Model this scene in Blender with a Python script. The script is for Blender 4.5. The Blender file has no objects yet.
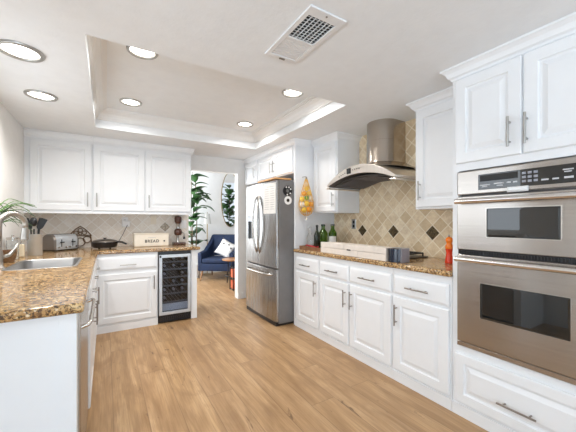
import bpy, bmesh, math, random
from mathutils import Vector, Matrix
random.seed(7)
R = math.radians
PI = math.pi
S = bpy.context.scene
C = S.collection

# ------------------------------------------------------------------ camera
CAM_H = 1.236
cd = bpy.data.cameras.new('camera')
cam = bpy.data.objects.new('camera', cd)
C.objects.link(cam)
cam.location = (0, 0, CAM_H)
cam.rotation_euler = (R(90), 0, -R(31.43))
cd.sensor_width = 36.0
cd.lens = 298.1 * 36.0 / 576.0
cd.shift_y = 5.5 / 576.0
cd.clip_start = 0.02
S.camera = cam

# ------------------------------------------------------------------ world
w = bpy.data.worlds.new('daylight_sky')
S.world = w
w.use_nodes = True
bg = w.node_tree.nodes['Background']
bg.inputs[0].default_value = (0.82, 0.91, 1.0, 1)
bg.inputs[1].default_value = 0.9

# ------------------------------------------------------------------ window daylight and added fill lamps
def area(name, loc, rot, sx, sy, power, col=(1, 1, 1)):
    l = bpy.data.lights.new(name, 'AREA')
    l.shape = 'RECTANGLE'; l.size = sx; l.size_y = sy; l.energy = power; l.color = col
    o = bpy.data.objects.new(name, l); C.objects.link(o)
    o.location = loc; o.rotation_euler = rot
    return o
area('rear_window_daylight', (-0.2, -3.62, 1.18), (R(90), 0, 0), 4.2, 1.9, 4, (0.74, 0.87, 1.0))
area('side_window_daylight', (-3.12, -1.0, 1.25), (0, R(-90), 0), 1.5, 2.6, 24, (0.84, 0.92, 1.0))
area('sink_window_daylight', (-0.87, 2.35, 1.58), (0, R(-90), 0), 0.95, 1.35, 9, (0.84, 0.92, 1.0))
# added lamps outside, aimed up through the windows to brighten the ceiling
area('rear_upward_fill', (-0.2, -4.45, 0.15), (R(128), 0, 0), 4.4, 1.5, 235, (0.72, 0.86, 1.0))
area('side_upward_fill', (-4.0, -1.0, 0.25), (0, R(-128), 0), 1.4, 2.8, 225, (0.74, 0.87, 1.0))
area('lounge_fill', (0.30, 5.9, 1.5), (0, R(-90), 0), 1.6, 1.8, 75, (0.9, 0.95, 1.0))  # added lamp inside the lounge; its wall has no window

S.view_settings.view_transform = 'Standard'
S.view_settings.look = 'None'
S.view_settings.gamma = 1.0
S.view_settings.use_curve_mapping = False
S.view_settings.exposure = 0.14
try:
    S.cycles.use_denoising = True
    S.cycles.max_bounces = 10
    S.cycles.diffuse_bounces = 6
    S.cycles.sample_clamp_indirect = 6.0
except Exception:
    pass

# ------------------------------------------------------------------ material helpers
class NT:
    def __init__(s, name):
        s.m = bpy.data.materials.new(name); s.m.use_nodes = True
        s.t = s.m.node_tree; s.b = s.t.nodes['Principled BSDF']
    def n(s, typ, ins=None, **kw):
        nd = s.t.nodes.new(typ)
        for k, v in kw.items(): setattr(nd, k, v)
        for k, v in (ins or {}).items(): s.put(nd.inputs[k], v)
        return nd
    def put(s, sock, v):
        if isinstance(v, bpy.types.NodeSocket): s.t.links.new(v, sock)
        else: sock.default_value = v
    def mth(s, op, a, b=0.0, c=None):
        nd = s.t.nodes.new('ShaderNodeMath'); nd.operation = op
        s.put(nd.inputs[0], a); s.put(nd.inputs[1], b)
        if c is not None: s.put(nd.inputs[2], c)
        return nd.outputs[0]
    def mix(s, f, a, b, mode='MIX'):
        nd = s.t.nodes.new('ShaderNodeMix'); nd.data_type = 'RGBA'; nd.blend_type = mode
        s.put(nd.inputs[0], f); s.put(nd.inputs[6], a); s.put(nd.inputs[7], b)
        return nd.outputs[2]
    def ramp(s, f, stops, interp='LINEAR'):
        nd = s.t.nodes.new('ShaderNodeValToRGB'); nd.color_ramp.interpolation = interp
        e = nd.color_ramp.elements
        while len(e) < len(stops): e.new(0.5)
        for k, (p, c) in enumerate(stops):
            e[k].position = p; e[k].color = (*c, 1) if len(c) == 3 else c
        s.put(nd.inputs[0], f)
        return nd.outputs[0]
    def noise(s, vec, scale, detail=3, rough=0.55, out=0, dist=0.0):
        nd = s.n('ShaderNodeTexNoise'); nd.inputs['Scale'].default_value = scale
        nd.inputs['Detail'].default_value = detail; nd.inputs['Roughness'].default_value = rough
        nd.inputs['Distortion'].default_value = dist
        if vec is not None: s.put(nd.inputs['Vector'], vec)
        return nd.outputs[out]
    def objco(s): return s.n('ShaderNodeTexCoord').outputs['Object']
    def mapping(s, vec, scale=(1, 1, 1), loc=(0, 0, 0)):
        nd = s.n('ShaderNodeMapping'); s.put(nd.inputs[0], vec)
        nd.inputs['Scale'].default_value = scale; nd.inputs['Location'].default_value = loc
        return nd.outputs[0]
    def bump(s, h, strength=0.2, dist=0.01):
        nd = s.n('ShaderNodeBump'); nd.inputs['Strength'].default_value = strength
        nd.inputs['Distance'].default_value = dist; s.put(nd.inputs['Height'], h)
        s.put(s.b.inputs['Normal'], nd.outputs[0])
    def set(s, **kw):
        names = dict(col='Base Color', rough='Roughness', metal='Metallic', trans='Transmission Weight', ior='IOR',
                     spec='Specular IOR Level', emis='Emission Color', es='Emission Strength', sheen='Sheen Weight',
                     coat='Coat Weight', alpha='Alpha', aniso='Anisotropic')
        for k, v in kw.items():
            if k in ('col', 'emis') and isinstance(v, tuple) and len(v) == 3: v = (*v, 1)
            s.put(s.b.inputs[names[k]], v)
        return s.m

def plain(name, col, rough=0.5, metal=0.0, var=0.04, scale=12, **kw):
    t = NT(name); co = t.objco()
    f = t.noise(co, scale, 2)
    lo = tuple(max(0, c * (1 - var)) for c in col); hi = tuple(min(1, c * (1 + var)) for c in col)
    return t.set(col=t.ramp(f, [(0.3, lo), (0.7, hi)]), rough=rough, metal=metal, **kw)

def brushed(name, col, rough=0.28, sc=(2, 2, 260), dr=0.10, aniso=0.0):
    t = NT(name); co = t.mapping(t.objco(), sc)
    f = t.noise(co, 1.0, 2)
    r = t.mth('MULTIPLY_ADD', f, dr, rough - dr / 2)
    c = t.ramp(f, [(0.25, tuple(c * 0.93 for c in col)), (0.75, tuple(min(1, c * 1.05) for c in col))])
    if not aniso: t.bump(f, 0.03, 0.002)
    if aniso:
        tg = t.n('ShaderNodeTangent', direction_type='RADIAL', axis='Z')
        t.put(t.b.inputs['Tangent'], tg.outputs[0]); t.put(t.b.inputs['Anisotropic'], aniso); t.b.inputs['Anisotropic Rotation'].default_value = 0.25
    return t.set(col=c, rough=r, metal=1.0)

def granite(name):
    t = NT(name); co = t.objco()
    big = t.noise(co, 15, 4, 0.6, dist=0.4)
    mid = t.noise(co, 56, 4, 0.68)
    fine = t.noise(co, 115, 3, 0.7)
    base = t.ramp(big, [(0.30, (0.34, 0.175, 0.06)), (0.5, (0.54, 0.32, 0.125)), (0.70, (0.72, 0.51, 0.26))])
    c = t.mix(t.ramp(mid, [(0.43, (1, 1, 1)), (0.47, (0, 0, 0))]), base, (0.12, 0.058, 0.024, 1))
    c = t.mix(t.ramp(mid, [(0.58, (0, 0, 0)), (0.66, (1, 1, 1))]), c, (0.80, 0.68, 0.48, 1))
    c = t.mix(t.ramp(fine, [(0.42, (1, 1, 1)), (0.45, (0, 0, 0))]), c, (0.040, 0.032, 0.024, 1))
    return t.set(col=c, rough=0.12, spec=0.5)

def wood_floor(name):
    t = NT(name); co = t.objco()
    sx = t.n('ShaderNodeSeparateXYZ', {0: co}); x, y = sx.outputs[0], sx.outputs[1]
    W, L = 0.19, 1.85
    xs = t.mth('DIVIDE', t.mth('ADD', x, 10.03), W)
    row = t.mth('FLOOR', xs)
    wn = t.n('ShaderNodeTexWhiteNoise', noise_dimensions='1D'); t.put(wn.inputs['W'], row)
    ys = t.mth('DIVIDE', t.mth('ADD', t.mth('ADD', y, 20.0), t.mth('MULTIPLY', wn.outputs[0], L)), L)
    colid = t.mth('FLOOR', ys)
    cid = t.n('ShaderNodeCombineXYZ', {0: row, 1: colid, 2: 0.0}).outputs[0]
    pid = t.n('ShaderNodeTexWhiteNoise', {0: cid}, noise_dimensions='3D')
    pv = pid.outputs[0]
    off = t.mth('MULTIPLY', pv, 37.0)
    g = t.n('ShaderNodeCombineXYZ', {0: t.mth('MULTIPLY', x, 1.0), 1: t.mth('MULTIPLY', y, 0.09), 2: off}).outputs[0]
    fig = t.noise(g, 9, 4, 0.55, dist=1.2)
    g2 = t.n('ShaderNodeCombineXYZ', {0: x, 1: t.mth('MULTIPLY', y, 0.035), 2: off}).outputs[0]
    grain = t.noise(g2, 120, 3, 0.6)
    g3 = t.n('ShaderNodeCombineXYZ', {0: x, 1: t.mth('MULTIPLY', y, 0.28), 2: off}).outputs[0]
    crack = t.noise(g3, 15, 5, 0.7, dist=0.8)
    base = t.ramp(fig, [(0.28, (0.31, 0.175, 0.076)), (0.5, (0.51, 0.32, 0.157)), (0.72, (0.67, 0.455, 0.258))])
    c = t.mix(t.mth('MULTIPLY', pv, 0.55), base, (0.37, 0.22, 0.11, 1))
    patch = t.noise(g3, 5.5, 3, 0.6, dist=1.5)
    c = t.mix(t.ramp(patch, [(0.34, (0.5, 0.5, 0.5)), (0.52, (0, 0, 0))]), c, (0.27, 0.15, 0.066, 1))
    c = t.mix(t.ramp(grain, [(0.35, (0.45, 0.45, 0.45)), (0.6, (0, 0, 0))]), c, (0.27, 0.15, 0.07, 1))
    c = t.mix(t.ramp(crack, [(0.30, (0.85, 0.85, 0.85)), (0.37, (0, 0, 0))]), c, (0.13, 0.07, 0.035, 1))
    fx = t.mth('FRACT', xs); fy = t.mth('FRACT', ys)
    ex = t.mth('MINIMUM', fx, t.mth('SUBTRACT', 1.0, fx))
    ey = t.mth('MULTIPLY', t.mth('MINIMUM', fy, t.mth('SUBTRACT', 1.0, fy)), L / W)
    e = t.mth('MINIMUM', ex, ey)
    gap = t.ramp(e, [(0.0, (1, 1, 1)), (0.020, (0, 0, 0))])
    c = t.mix(t.mth('MULTIPLY', gap, 0.6), c, (0.16, 0.09, 0.045, 1))
    t.bump(t.mth('SUBTRACT', t.mth('MULTIPLY', grain, 0.3), gap), 0.12, 0.003)
    return t.set(col=c, rough=t.mth('MULTIPLY_ADD', fig, 0.15, 0.33), spec=0.4)

def diamond_tile(name, axis, a0, z0, cols, spot, grt, wear=0.5):
    # 4 inch tumbled stone laid on the diagonal; (a0, z0) is the centre of one tile
    t = NT(name); co = t.objco()
    sx = t.n('ShaderNodeSeparateXYZ', {0: co})
    a = t.mth('SUBTRACT', sx.outputs[axis], a0); z = t.mth('SUBTRACT', sx.outputs[2], z0)
    k = 1.0 / (math.sqrt(2) * 0.1016)
    u = t.mth('ADD', t.mth('MULTIPLY', t.mth('ADD', a, z), k), 40.5)
    v = t.mth('ADD', t.mth('MULTIPLY', t.mth('SUBTRACT', a, z), k), 40.5)
    cid = t.n('ShaderNodeCombineXYZ', {0: t.mth('FLOOR', u), 1: t.mth('FLOOR', v), 2: 0.0}).outputs[0]
    pv = t.n('ShaderNodeTexWhiteNoise', {0: cid}, noise_dimensions='3D').outputs[0]
    fu, fv = t.mth('FRACT', u), t.mth('FRACT', v)
    eu = t.mth('MINIMUM', fu, t.mth('SUBTRACT', 1.0, fu)); ev = t.mth('MINIMUM', fv, t.mth('SUBTRACT', 1.0, fv))
    wob = t.mth('MULTIPLY', t.noise(co, 60, 2), 0.03)
    e = t.mth('SUBTRACT', t.mth('MINIMUM', eu, ev), wob)
    grout = t.ramp(e, [(0.014, (1, 1, 1)), (0.032, (0, 0, 0))])
    m = t.noise(co, 22, 4, 0.6); p = t.noise(co, 110, 3, 0.6)
    base = t.ramp(pv, [(0.0, cols[0]), (0.5, cols[1]), (1.0, cols[2])])
    c = t.mix(t.ramp(m, [(0.38, (wear, wear, wear)), (0.68, (0, 0, 0))]), base, (*spot, 1))
    c = t.mix(t.ramp(p, [(0.30, (wear, wear, wear)), (0.40, (0, 0, 0))]), c, (spot[0]*0.72, spot[1]*0.66, spot[2]*0.6, 1))
    c = t.mix(grout, c, (*grt, 1))
    t.bump(t.mth('SUBTRACT', t.mth('MULTIPLY', m, 0.3), grout), 0.35, 0.004)
    return t.set(col=c, rough=0.55)

def textured(name, col, bs=0.25, scale=45, rough=0.75):
    t = NT(name); co = t.objco()
    f = t.noise(co, scale, 4, 0.6); g = t.noise(co, scale * 0.3, 3, 0.5)
    t.bump(t.mth('ADD', f, t.mth('MULTIPLY', g, 0.6)), bs, 0.006)
    return t.set(col=t.ramp(g, [(0.3, tuple(c * 0.98 for c in col)), (0.7, tuple(min(1, c * 1.015) for c in col))]), rough=rough)

def glassy(name, col=(1, 1, 1), rough=0.02, thin=True, refl=0.08):
    # thin pane: see-through with a weak mirror reflection
    m = bpy.data.materials.new(name); m.use_nodes = True; t = m.node_tree
    t.nodes.clear()
    o = t.nodes.new('ShaderNodeOutputMaterial'); mx = t.nodes.new('ShaderNodeMixShader')
    tr = t.nodes.new('ShaderNodeBsdfTransparent'); gl = t.nodes.new('ShaderNodeBsdfGlossy'); fr = t.nodes.new('ShaderNodeLayerWeight'); fr.inputs['Blend'].default_value = 0.5
    tr.inputs[0].default_value = (*col, 1); gl.inputs['Roughness'].default_value = rough
    pw = t.nodes.new('ShaderNodeMath'); pw.operation = 'POWER'; pw.inputs[1].default_value = 5.0
    mm = t.nodes.new('ShaderNodeMath'); mm.operation = 'MULTIPLY_ADD'; mm.inputs[1].default_value = 0.7; mm.inputs[2].default_value = refl
    t.links.new(fr.outputs['Facing'], pw.inputs[0]); t.links.new(pw.outputs[0], mm.inputs[0]); t.links.new(mm.outputs[0], mx.inputs[0])
    t.links.new(tr.outputs[0], mx.inputs[1]); t.links.new(gl.outputs[0], mx.inputs[2]); t.links.new(mx.outputs[0], o.inputs[0])
    return m

def emitter(name, col, s):
    t = NT(name)
    return t.set(col=(0.9, 0.9, 0.9), emis=col, es=s, rough=0.4)

M = {}
M['cab'] = plain('cabinet_white_paint', (0.825, 0.845, 0.865), 0.32, var=0.008)
M['wall'] = textured('wall_paint', (0.84, 0.835, 0.82), 0.08)
M['ceil'] = textured('ceiling_knockdown', (0.835, 0.862, 0.885), 0.22, 38)
M['trim'] = plain('trim_paint', (0.83, 0.83, 0.82), 0.45, var=0.01)
M['far'] = textured('lounge_wall_paint', (0.86, 0.86, 0.86), 0.06)
M['panel'] = plain('side_panel_paint', (0.80, 0.82, 0.845), 0.4, var=0.01)
M['floor'] = wood_floor('oak_planks')
M['granite'] = granite('gold_granite')
M['tile_r'] = diamond_tile('tumbled_stone_right', 1, 2.048, 1.133, ((0.66, 0.51, 0.32), (0.82, 0.67, 0.455), (0.92, 0.80, 0.60)), (0.56, 0.40, 0.235), (0.86, 0.755, 0.585), 0.55)
M['tile_b'] = diamond_tile('tumbled_stone_back', 0, 0.71, 1.159, ((0.78, 0.72, 0.645), (0.85, 0.80, 0.73), (0.90, 0.865, 0.81)), (0.72, 0.645, 0.56), (0.90, 0.88, 0.84), 0.45)
M['steel'] = brushed('brushed_steel', (0.50, 0.47, 0.44), 0.25, (2, 2, 160), 0.05, aniso=0.75)
M['handle_steel'] = plain('polished_steel', (0.74, 0.71, 0.68), 0.2, 1.0, var=0.01)
M['sinksteel'] = brushed('sink_steel', (0.42, 0.415, 0.41), 0.38, (3, 200, 3))
M['fgrey'] = plain('fridge_side_grey', (0.21, 0.205, 0.205), 0.42, 0.3)
M['steel_v'] = brushed('brushed_steel_vertical', (0.45, 0.445, 0.44), 0.27, (160, 160, 2), 0.08)
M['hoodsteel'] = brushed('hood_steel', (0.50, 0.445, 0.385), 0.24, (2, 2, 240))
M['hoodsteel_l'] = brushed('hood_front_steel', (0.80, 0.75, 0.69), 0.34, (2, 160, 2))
M['hoodunder'] = plain('hood_underside', (0.10, 0.09, 0.08), 0.5, 0.4)
M['faucet'] = plain('brushed_nickel', (0.46, 0.43, 0.39), 0.33, 1.0)
M['crock'] = plain('satin_steel', (0.60, 0.635, 0.67), 0.42, 0.7)
M['chrome'] = plain('satin_nickel', (0.60, 0.57, 0.53), 0.26, 1.0)
M['nickel'] = plain('dark_nickel', (0.30, 0.27, 0.245), 0.3, 1.0)
M['pale'] = plain('pale_nickel', (0.46, 0.45, 0.43), 0.35, 1.0)
M['dgrey'] = plain('dark_grey_steel', (0.135, 0.13, 0.13), 0.42, 0.35)
M['black'] = plain('black_plastic', (0.012, 0.012, 0.014), 0.3)
M['bglass'] = plain('black_oven_glass', (0.012, 0.013, 0.013), 0.03, spec=0.9)
M['iron'] = plain('cast_iron', (0.02, 0.02, 0.022), 0.5)
M['white'] = plain('white_plastic', (0.85, 0.85, 0.85), 0.35)
M['legend'] = plain('pale_legend_print', (0.55, 0.56, 0.58), 0.5)
M['cream'] = plain('cream_painted_tin', (0.83, 0.76, 0.64), 0.4)
M['paper'] = plain('paper', (0.84, 0.83, 0.80), 0.8)
M['ink'] = plain('ink', (0.03, 0.03, 0.03), 0.7)
M['fade'] = plain('faded_ink', (0.55, 0.54, 0.53), 0.8)
M['plank'] = plain('pale_whitewashed_boards', (0.74, 0.67, 0.60), 0.55, var=0.05, scale=20)
M['navy'] = plain('navy_enamel', (0.012, 0.018, 0.036), 0.22)
M['greymetal'] = plain('grey_enamel', (0.33, 0.34, 0.39), 0.35, 0.3)
M['red'] = plain('red_lacquer', (0.72, 0.045, 0.012), 0.15)
M['orange'] = plain('orange_lacquer', (0.86, 0.20, 0.015), 0.15)
M['redplain'] = plain('red_silicone', (0.62, 0.03, 0.035), 0.4)
M['brownwood'] = plain('brown_wood', (0.25, 0.12, 0.055), 0.45, var=0.2, scale=18)
M['oakboard'] = plain('orange_oak', (0.62, 0.34, 0.14), 0.4, var=0.12, scale=15)
M['gbottle'] = plain('green_bottle_glass', (0.11, 0.24, 0.02), 0.06, trans=0.8, ior=1.45)
M['dbottle'] = plain('dark_bottle_glass', (0.012, 0.02, 0.012), 0.08)
M['clear'] = plain('clear_glass', (0.95, 0.97, 0.98), 0.04, trans=0.9, ior=1.45)
M['brown_enamel'] = plain('oxblood_enamel', (0.095, 0.04, 0.03), 0.25)
M['tin'] = plain('grey_tin', (0.42, 0.41, 0.40), 0.3, 0.9)
M['bronze'] = plain('bronze_scrollwork', (0.19, 0.12, 0.065), 0.4, 0.7)
M['accent'] = plain('bronze_accent_tile', (0.12, 0.085, 0.042), 0.4, 0.4, var=0.8, scale=90)
M['taupe'] = plain('taupe_accent_tile', (0.36, 0.30, 0.23), 0.4, 0.2, var=0.5, scale=70)
M['leaf'] = plain('fig_leaf', (0.045, 0.115, 0.035), 0.4, var=0.35, scale=6)
M['spider'] = plain('strap_leaf', (0.075, 0.17, 0.035), 0.45, var=0.3, scale=9)
M['bark'] = plain('bark', (0.18, 0.12, 0.075), 0.8)
M['blue'] = plain('navy_velvet', (0.003, 0.016, 0.058), 0.7, var=0.25, scale=10)
M['cushion'] = plain('white_linen', (0.80, 0.77, 0.74), 0.9)
M['legwood'] = plain('walnut_leg', (0.30, 0.16, 0.075), 0.5)
M['mirror'] = plain('mirror_glass', (0.93, 0.94, 0.94), 0.0, 1.0, var=0.0)
M['brass'] = plain('aged_brass', (0.40, 0.29, 0.15), 0.3, 1.0)
M['net'] = plain('amber_net_string', (0.70, 0.40, 0.09), 0.6)
M['fr_o'] = plain('orange_peel', (0.85, 0.33, 0.02), 0.4)
M['fr_y'] = plain('lemon_peel', (0.85, 0.60, 0.07), 0.4)
M['fr_w'] = plain('garlic_skin', (0.82, 0.76, 0.66), 0.5)
M['fr_g'] = plain('lime_peel', (0.12, 0.36, 0.04), 0.4)
M['lamp'] = emitter('lamp_lens', (1.0, 0.93, 0.80), 9.0)
M['pane'] = glassy('window_pane', (1, 1, 1), 0.01, refl=0.02)
M['cpane'] = glassy('cooler_pane', (0.72, 0.76, 0.82), 0.03, refl=0.05)
M['cool_in'] = plain('cooler_lining', (0.035, 0.036, 0.042), 0.5)
M['wire'] = plain('rack_wire', (0.17, 0.18, 0.195), 0.4, 0.2)
M['pot'] = plain('white_ceramic', (0.80, 0.79, 0.77), 0.3)
M['amber'] = plain('pale_soap', (0.78, 0.68, 0.50), 0.3)
M['basket'] = plain('woven_basket', (0.22, 0.12, 0.055), 0.8, var=0.4, scale=60)
M['vent'] = plain('vent_white', (0.77, 0.78, 0.79), 0.5)
M['duct'] = plain('duct_dark', (0.03, 0.03, 0.03), 0.8)
M['terracotta'] = plain('orange_red_paper', (0.65, 0.14, 0.06), 0.6)
M['tabletop'] = plain('chestnut_top', (0.42, 0.19, 0.075), 0.35, var=0.2)
M['shade'] = plain('linen_shade', (0.75, 0.74, 0.71), 0.8)

# ------------------------------------------------------------------ mesh helpers
def bm_new(): return bmesh.new()
def box(b, x0, x1, y0, y1, z0, z1):
    v = [b.verts.new(p) for p in ((x0,y0,z0),(x1,y0,z0),(x1,y1,z0),(x0,y1,z0),(x0,y0,z1),(x1,y0,z1),(x1,y1,z1),(x0,y1,z1))]
    for f in ((0,3,2,1),(4,5,6,7),(0,1,5,4),(1,2,6,5),(2,3,7,6),(3,0,4,7)): b.faces.new([v[i] for i in f])
def frame_of(d):
    d = d.normalized(); a = Vector((0,0,1)) if abs(d.z) < 0.9 else Vector((1,0,0))
    u = d.cross(a).normalized(); return u, d.cross(u)
def tube(b, pts, r, n=10, caps=True):
    pts = [Vector(p) for p in pts]; rs = r if isinstance(r, (list, tuple)) else [r] * len(pts)
    rings = []; u = None
    for i, p in enumerate(pts):
        d = (pts[min(i+1, len(pts)-1)] - pts[max(i-1, 0)])
        if u is None: u, v = frame_of(d)
        else:
            u = (u - d.normalized() * u.dot(d.normalized())).normalized(); v = d.normalized().cross(u)
        rings.append([b.verts.new(p + (u*math.cos(2*PI*k/n) + v*math.sin(2*PI*k/n)) * rs[i]) for k in range(n)])
    for A, B in zip(rings, rings[1:]):
        for k in range(n): b.faces.new((A[k], A[(k+1)%n], B[(k+1)%n], B[k]))
    if caps:
        b.faces.new(rings[0][::-1]); b.faces.new(rings[-1])
def lathe(b, prof, c=(0,0,0), n=24, closed=False):
    rings = []
    for r, z in prof:
        if r < 1e-6: rings.append([b.verts.new((c[0], c[1], c[2]+z))])
        else: rings.append([b.verts.new((c[0]+r*math.cos(2*PI*k/n), c[1]+r*math.sin(2*PI*k/n), c[2]+z)) for k in range(n)])
    for A, B in zip(rings, rings[1:]):
        for k in range(n):
            a = [A[k % len(A)], A[(k+1) % len(A)], B[(k+1) % len(B)], B[k % len(B)]]
            a = [x for i, x in enumerate(a) if x not in a[:i]]
            if len(a) > 2: b.faces.new(a)
    for rg in (rings[0], rings[-1]):
        if len(rg) > 2 and not closed:
            b.faces.new(rg)
def sphere(b, c, r, n=14, sc=(1,1,1)):
    lathe(b, [(0 if abs(t) == 1 else r*sc[0]*math.cos(t*PI/2), r*sc[2]*math.sin(t*PI/2)) for t in [i/6-1 for i in range(13)]], c, n)
def cells(b, xs, ys, keep, z0, z1, mp=lambda x, y, z: (x, y, z)):
    V = {}
    def vt(i, j, k):
        if (i,j,k) not in V: V[(i,j,k)] = b.verts.new(mp(xs[i], ys[j], (z0, z1)[k]))
        return V[(i,j,k)]
    nx, ny = len(xs)-1, len(ys)-1
    K = lambda i, j: 0 <= i < nx and 0 <= j < ny and keep(i, j)
    for i in range(nx):
        for j in range(ny):
            if not K(i, j): continue
            b.faces.new((vt(i,j,1), vt(i+1,j,1), vt(i+1,j+1,1), vt(i,j+1,1)))
            b.faces.new((vt(i,j,0), vt(i,j+1,0), vt(i+1,j+1,0), vt(i+1,j,0)))
            if not K(i-1,j): b.faces.new((vt(i,j,0), vt(i,j,1), vt(i,j+1,1), vt(i,j+1,0)))
            if not K(i+1,j): b.faces.new((vt(i+1,j,0), vt(i+1,j+1,0), vt(i+1,j+1,1), vt(i+1,j,1)))
            if not K(i,j-1): b.faces.new((vt(i,j,0), vt(i+1,j,0), vt(i+1,j,1), vt(i,j,1)))
            if not K(i,j+1): b.faces.new((vt(i,j+1,0), vt(i,j+1,1), vt(i+1,j+1,1), vt(i+1,j+1,0)))
# facing frames: (a along the face, z up, w out of the face)
def on_right(X): return lambda a, z, wv: (X - wv, a, z)
def on_back(Y): return lambda a, z, wv: (a, Y - wv, z)
def on_pen(X): return lambda a, z, wv: (X + wv, a, z)
def rings(b, mp, a0, a1, z0, z1, steps):
    prev = None
    for ins, d in steps:
        q = [b.verts.new(mp(a, z, d)) for a, z in ((a0+ins, z0+ins), (a1-ins, z0+ins), (a1-ins, z1-ins), (a0+ins, z1-ins))]
        if prev:
            for k in range(4): b.faces.new((prev[k], prev[(k+1)%4], q[(k+1)%4], q[k]))
        else: b.faces.new(q[::-1])
        prev = q
    b.faces.new(prev)
def fbox(b, mp, a0, a1, z0, z1, w0, w1): rings(b, mp, a0, a1, z0, z1, [(0, w0), (0, w1)])

OFF = {}
def thing(name, label, cat, loc=(0,0,0), group=None):
    o = bpy.data.objects.new(name, None); C.objects.link(o)
    o.empty_display_size = 0.05
    o.location = loc; o['label'] = label; o['category'] = cat
    if group: o['group'] = group
    OFF[o.name] = Vector(loc)
    return o
def obj(name, b, mat, parent=None, smooth=False, bevel=0, seg=2, kind=None, label=None, angle=None):
    bmesh.ops.recalc_face_normals(b, faces=b.faces)
    off = OFF.get(parent.name, Vector()) if parent else Vector()
    if off.length: bmesh.ops.translate(b, verts=b.verts, vec=-off)
    me = bpy.data.meshes.new(name); b.to_mesh(me); b.free()
    if isinstance(mat, (list, tuple)):
        for m in mat: me.materials.append(m)
    else: me.materials.append(mat)
    o = bpy.data.objects.new(name, me); C.objects.link(o)
    OFF[o.name] = off
    if parent: o.parent = parent
    if smooth:
        for p in me.polygons: p.use_smooth = True
        if angle:
            try: me.set_sharp_from_angle(angle=R(angle))
            except Exception: pass
    if bevel:
        md = o.modifiers.new('bevel', 'BEVEL'); md.width = bevel; md.segments = seg; md.limit_method = 'ANGLE'; md.angle_limit = R(40)
    if kind: o['kind'] = kind
    if label: o['label'] = label
    return o
def solo(o, label, cat, group=None):
    o['label'] = label; o['category'] = cat
    if group: o['group'] = group
    return o
def struct(name, b, mat, parent=None, **kw):
    return obj(name, b, mat, parent, kind=None if parent else 'structure', **kw)
def dup(root, loc, rotz=None, label=None):
    r = root.copy(); C.objects.link(r); r.location = loc
    if rotz is not None: r.rotation_euler = (0, 0, rotz)
    if label: r['label'] = label
    for ch in list(root.children):
        c = ch.copy(); C.objects.link(c); c.parent = r
        for g in list(ch.children):
            d = g.copy(); C.objects.link(d); d.parent = c
    return r

# door styles
def door(name, mp, a0, a1, z0, z1, parent, mat=None, t=0.02, rail=0.062):
    b = bm_new()
    rings(b, mp, a0, a1, z0, z1, [(0, 0), (0, t-0.005), (0.005, t), (rail, t), (rail+0.006, t-0.011), (rail+0.016, t-0.012), (rail+0.042, t-0.001), (rail+0.044, t-0.001)])
    return obj(name, b, mat or M['cab'], parent)
def drawer(mp, a0, a1, z0, z1, parent, t=0.02):
    b = bm_new()
    rings(b, mp, a0, a1, z0, z1, [(0, 0), (0, t-0.008), (0.014, t-0.002), (0.018, t), (0.022, t)])
    return obj('drawer', b, M['cab'], parent)
def pull(mp, p, q, parent, mat, out=0.032, w0=0.02, r=0.0055, name='handle'):
    # bar pull between (a,z) points p and q
    b = bm_new()
    (a0, z0), (a1, z1) = p, q
    tube(b, [mp(a0, z0, w0+out), mp(a1, z1, w0+out)], r, 10)
    for f in (0.17, 0.83):
        a, z = a0+(a1-a0)*f, z0+(z1-z0)*f
        tube(b, [mp(a, z, w0-0.001), mp(a, z, w0+out)], r*0.85, 8)
    return obj(name, b, mat, parent, smooth=True, angle=40)
def crown(mp, runs, parent, z0, z1, name='crown_moulding', out=0.055):
    # stepped cornice profile swept along a polyline of plan points (x,y,nx,ny)
    prof = [(0, z0), (0.006, z0), (0.010, z0+0.012), (0.022, z0+0.020), (0.032, z1-0.030), (out-0.008, z1-0.016), (out, z1-0.012), (out, z1), (0, z1)]
    b = bm_new(); prev = None
    for (x, y, nx, ny) in runs:
        ring = [b.verts.new((x+nx*o, y+ny*o, z)) for o, z in prof]
        if prev:
            n = len(ring)
            for k in range(n): b.faces.new((prev[k], prev[(k+1)%n], ring[(k+1)%n], ring[k]))
        else: b.faces.new(ring)
        prev = ring
    b.faces.new(prev[::-1])
    return obj(name, b, M['cab'], parent)

# ------------------------------------------------------------------ constants of the room
ZC = 2.22; ZT = 2.41
TX0, TX1, TY0, TY1 = -0.093, 1.734, 1.893, 3.70
XW = 2.53; YB = 4.48; XL = -0.74
FX = 1.93          # right cabinet faces
FY = 3.878         # back cabinet faces
PX = -0.100        # peninsula faces
CT0, CT1 = 0.874, 0.914

# ------------------------------------------------------------------ structure
b = bm_new(); box(b, -3.2, 4.0, -3.7, 7.3, -0.1, 0.0); struct('floor', b, M['floor'])
b = bm_new()
cells(b, [-3.2, TX0, TX1, XW+0.15], [-3.7, TY0, TY1, YB], lambda i, j: not (i == 1 and j == 1), ZC, ZC+0.30)
box(b, TX0-0.02, TX1+0.02, TY0-0.02, TY1+0.02, ZT, ZT+0.12)
struct('ceiling', b, M['ceil'])
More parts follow.
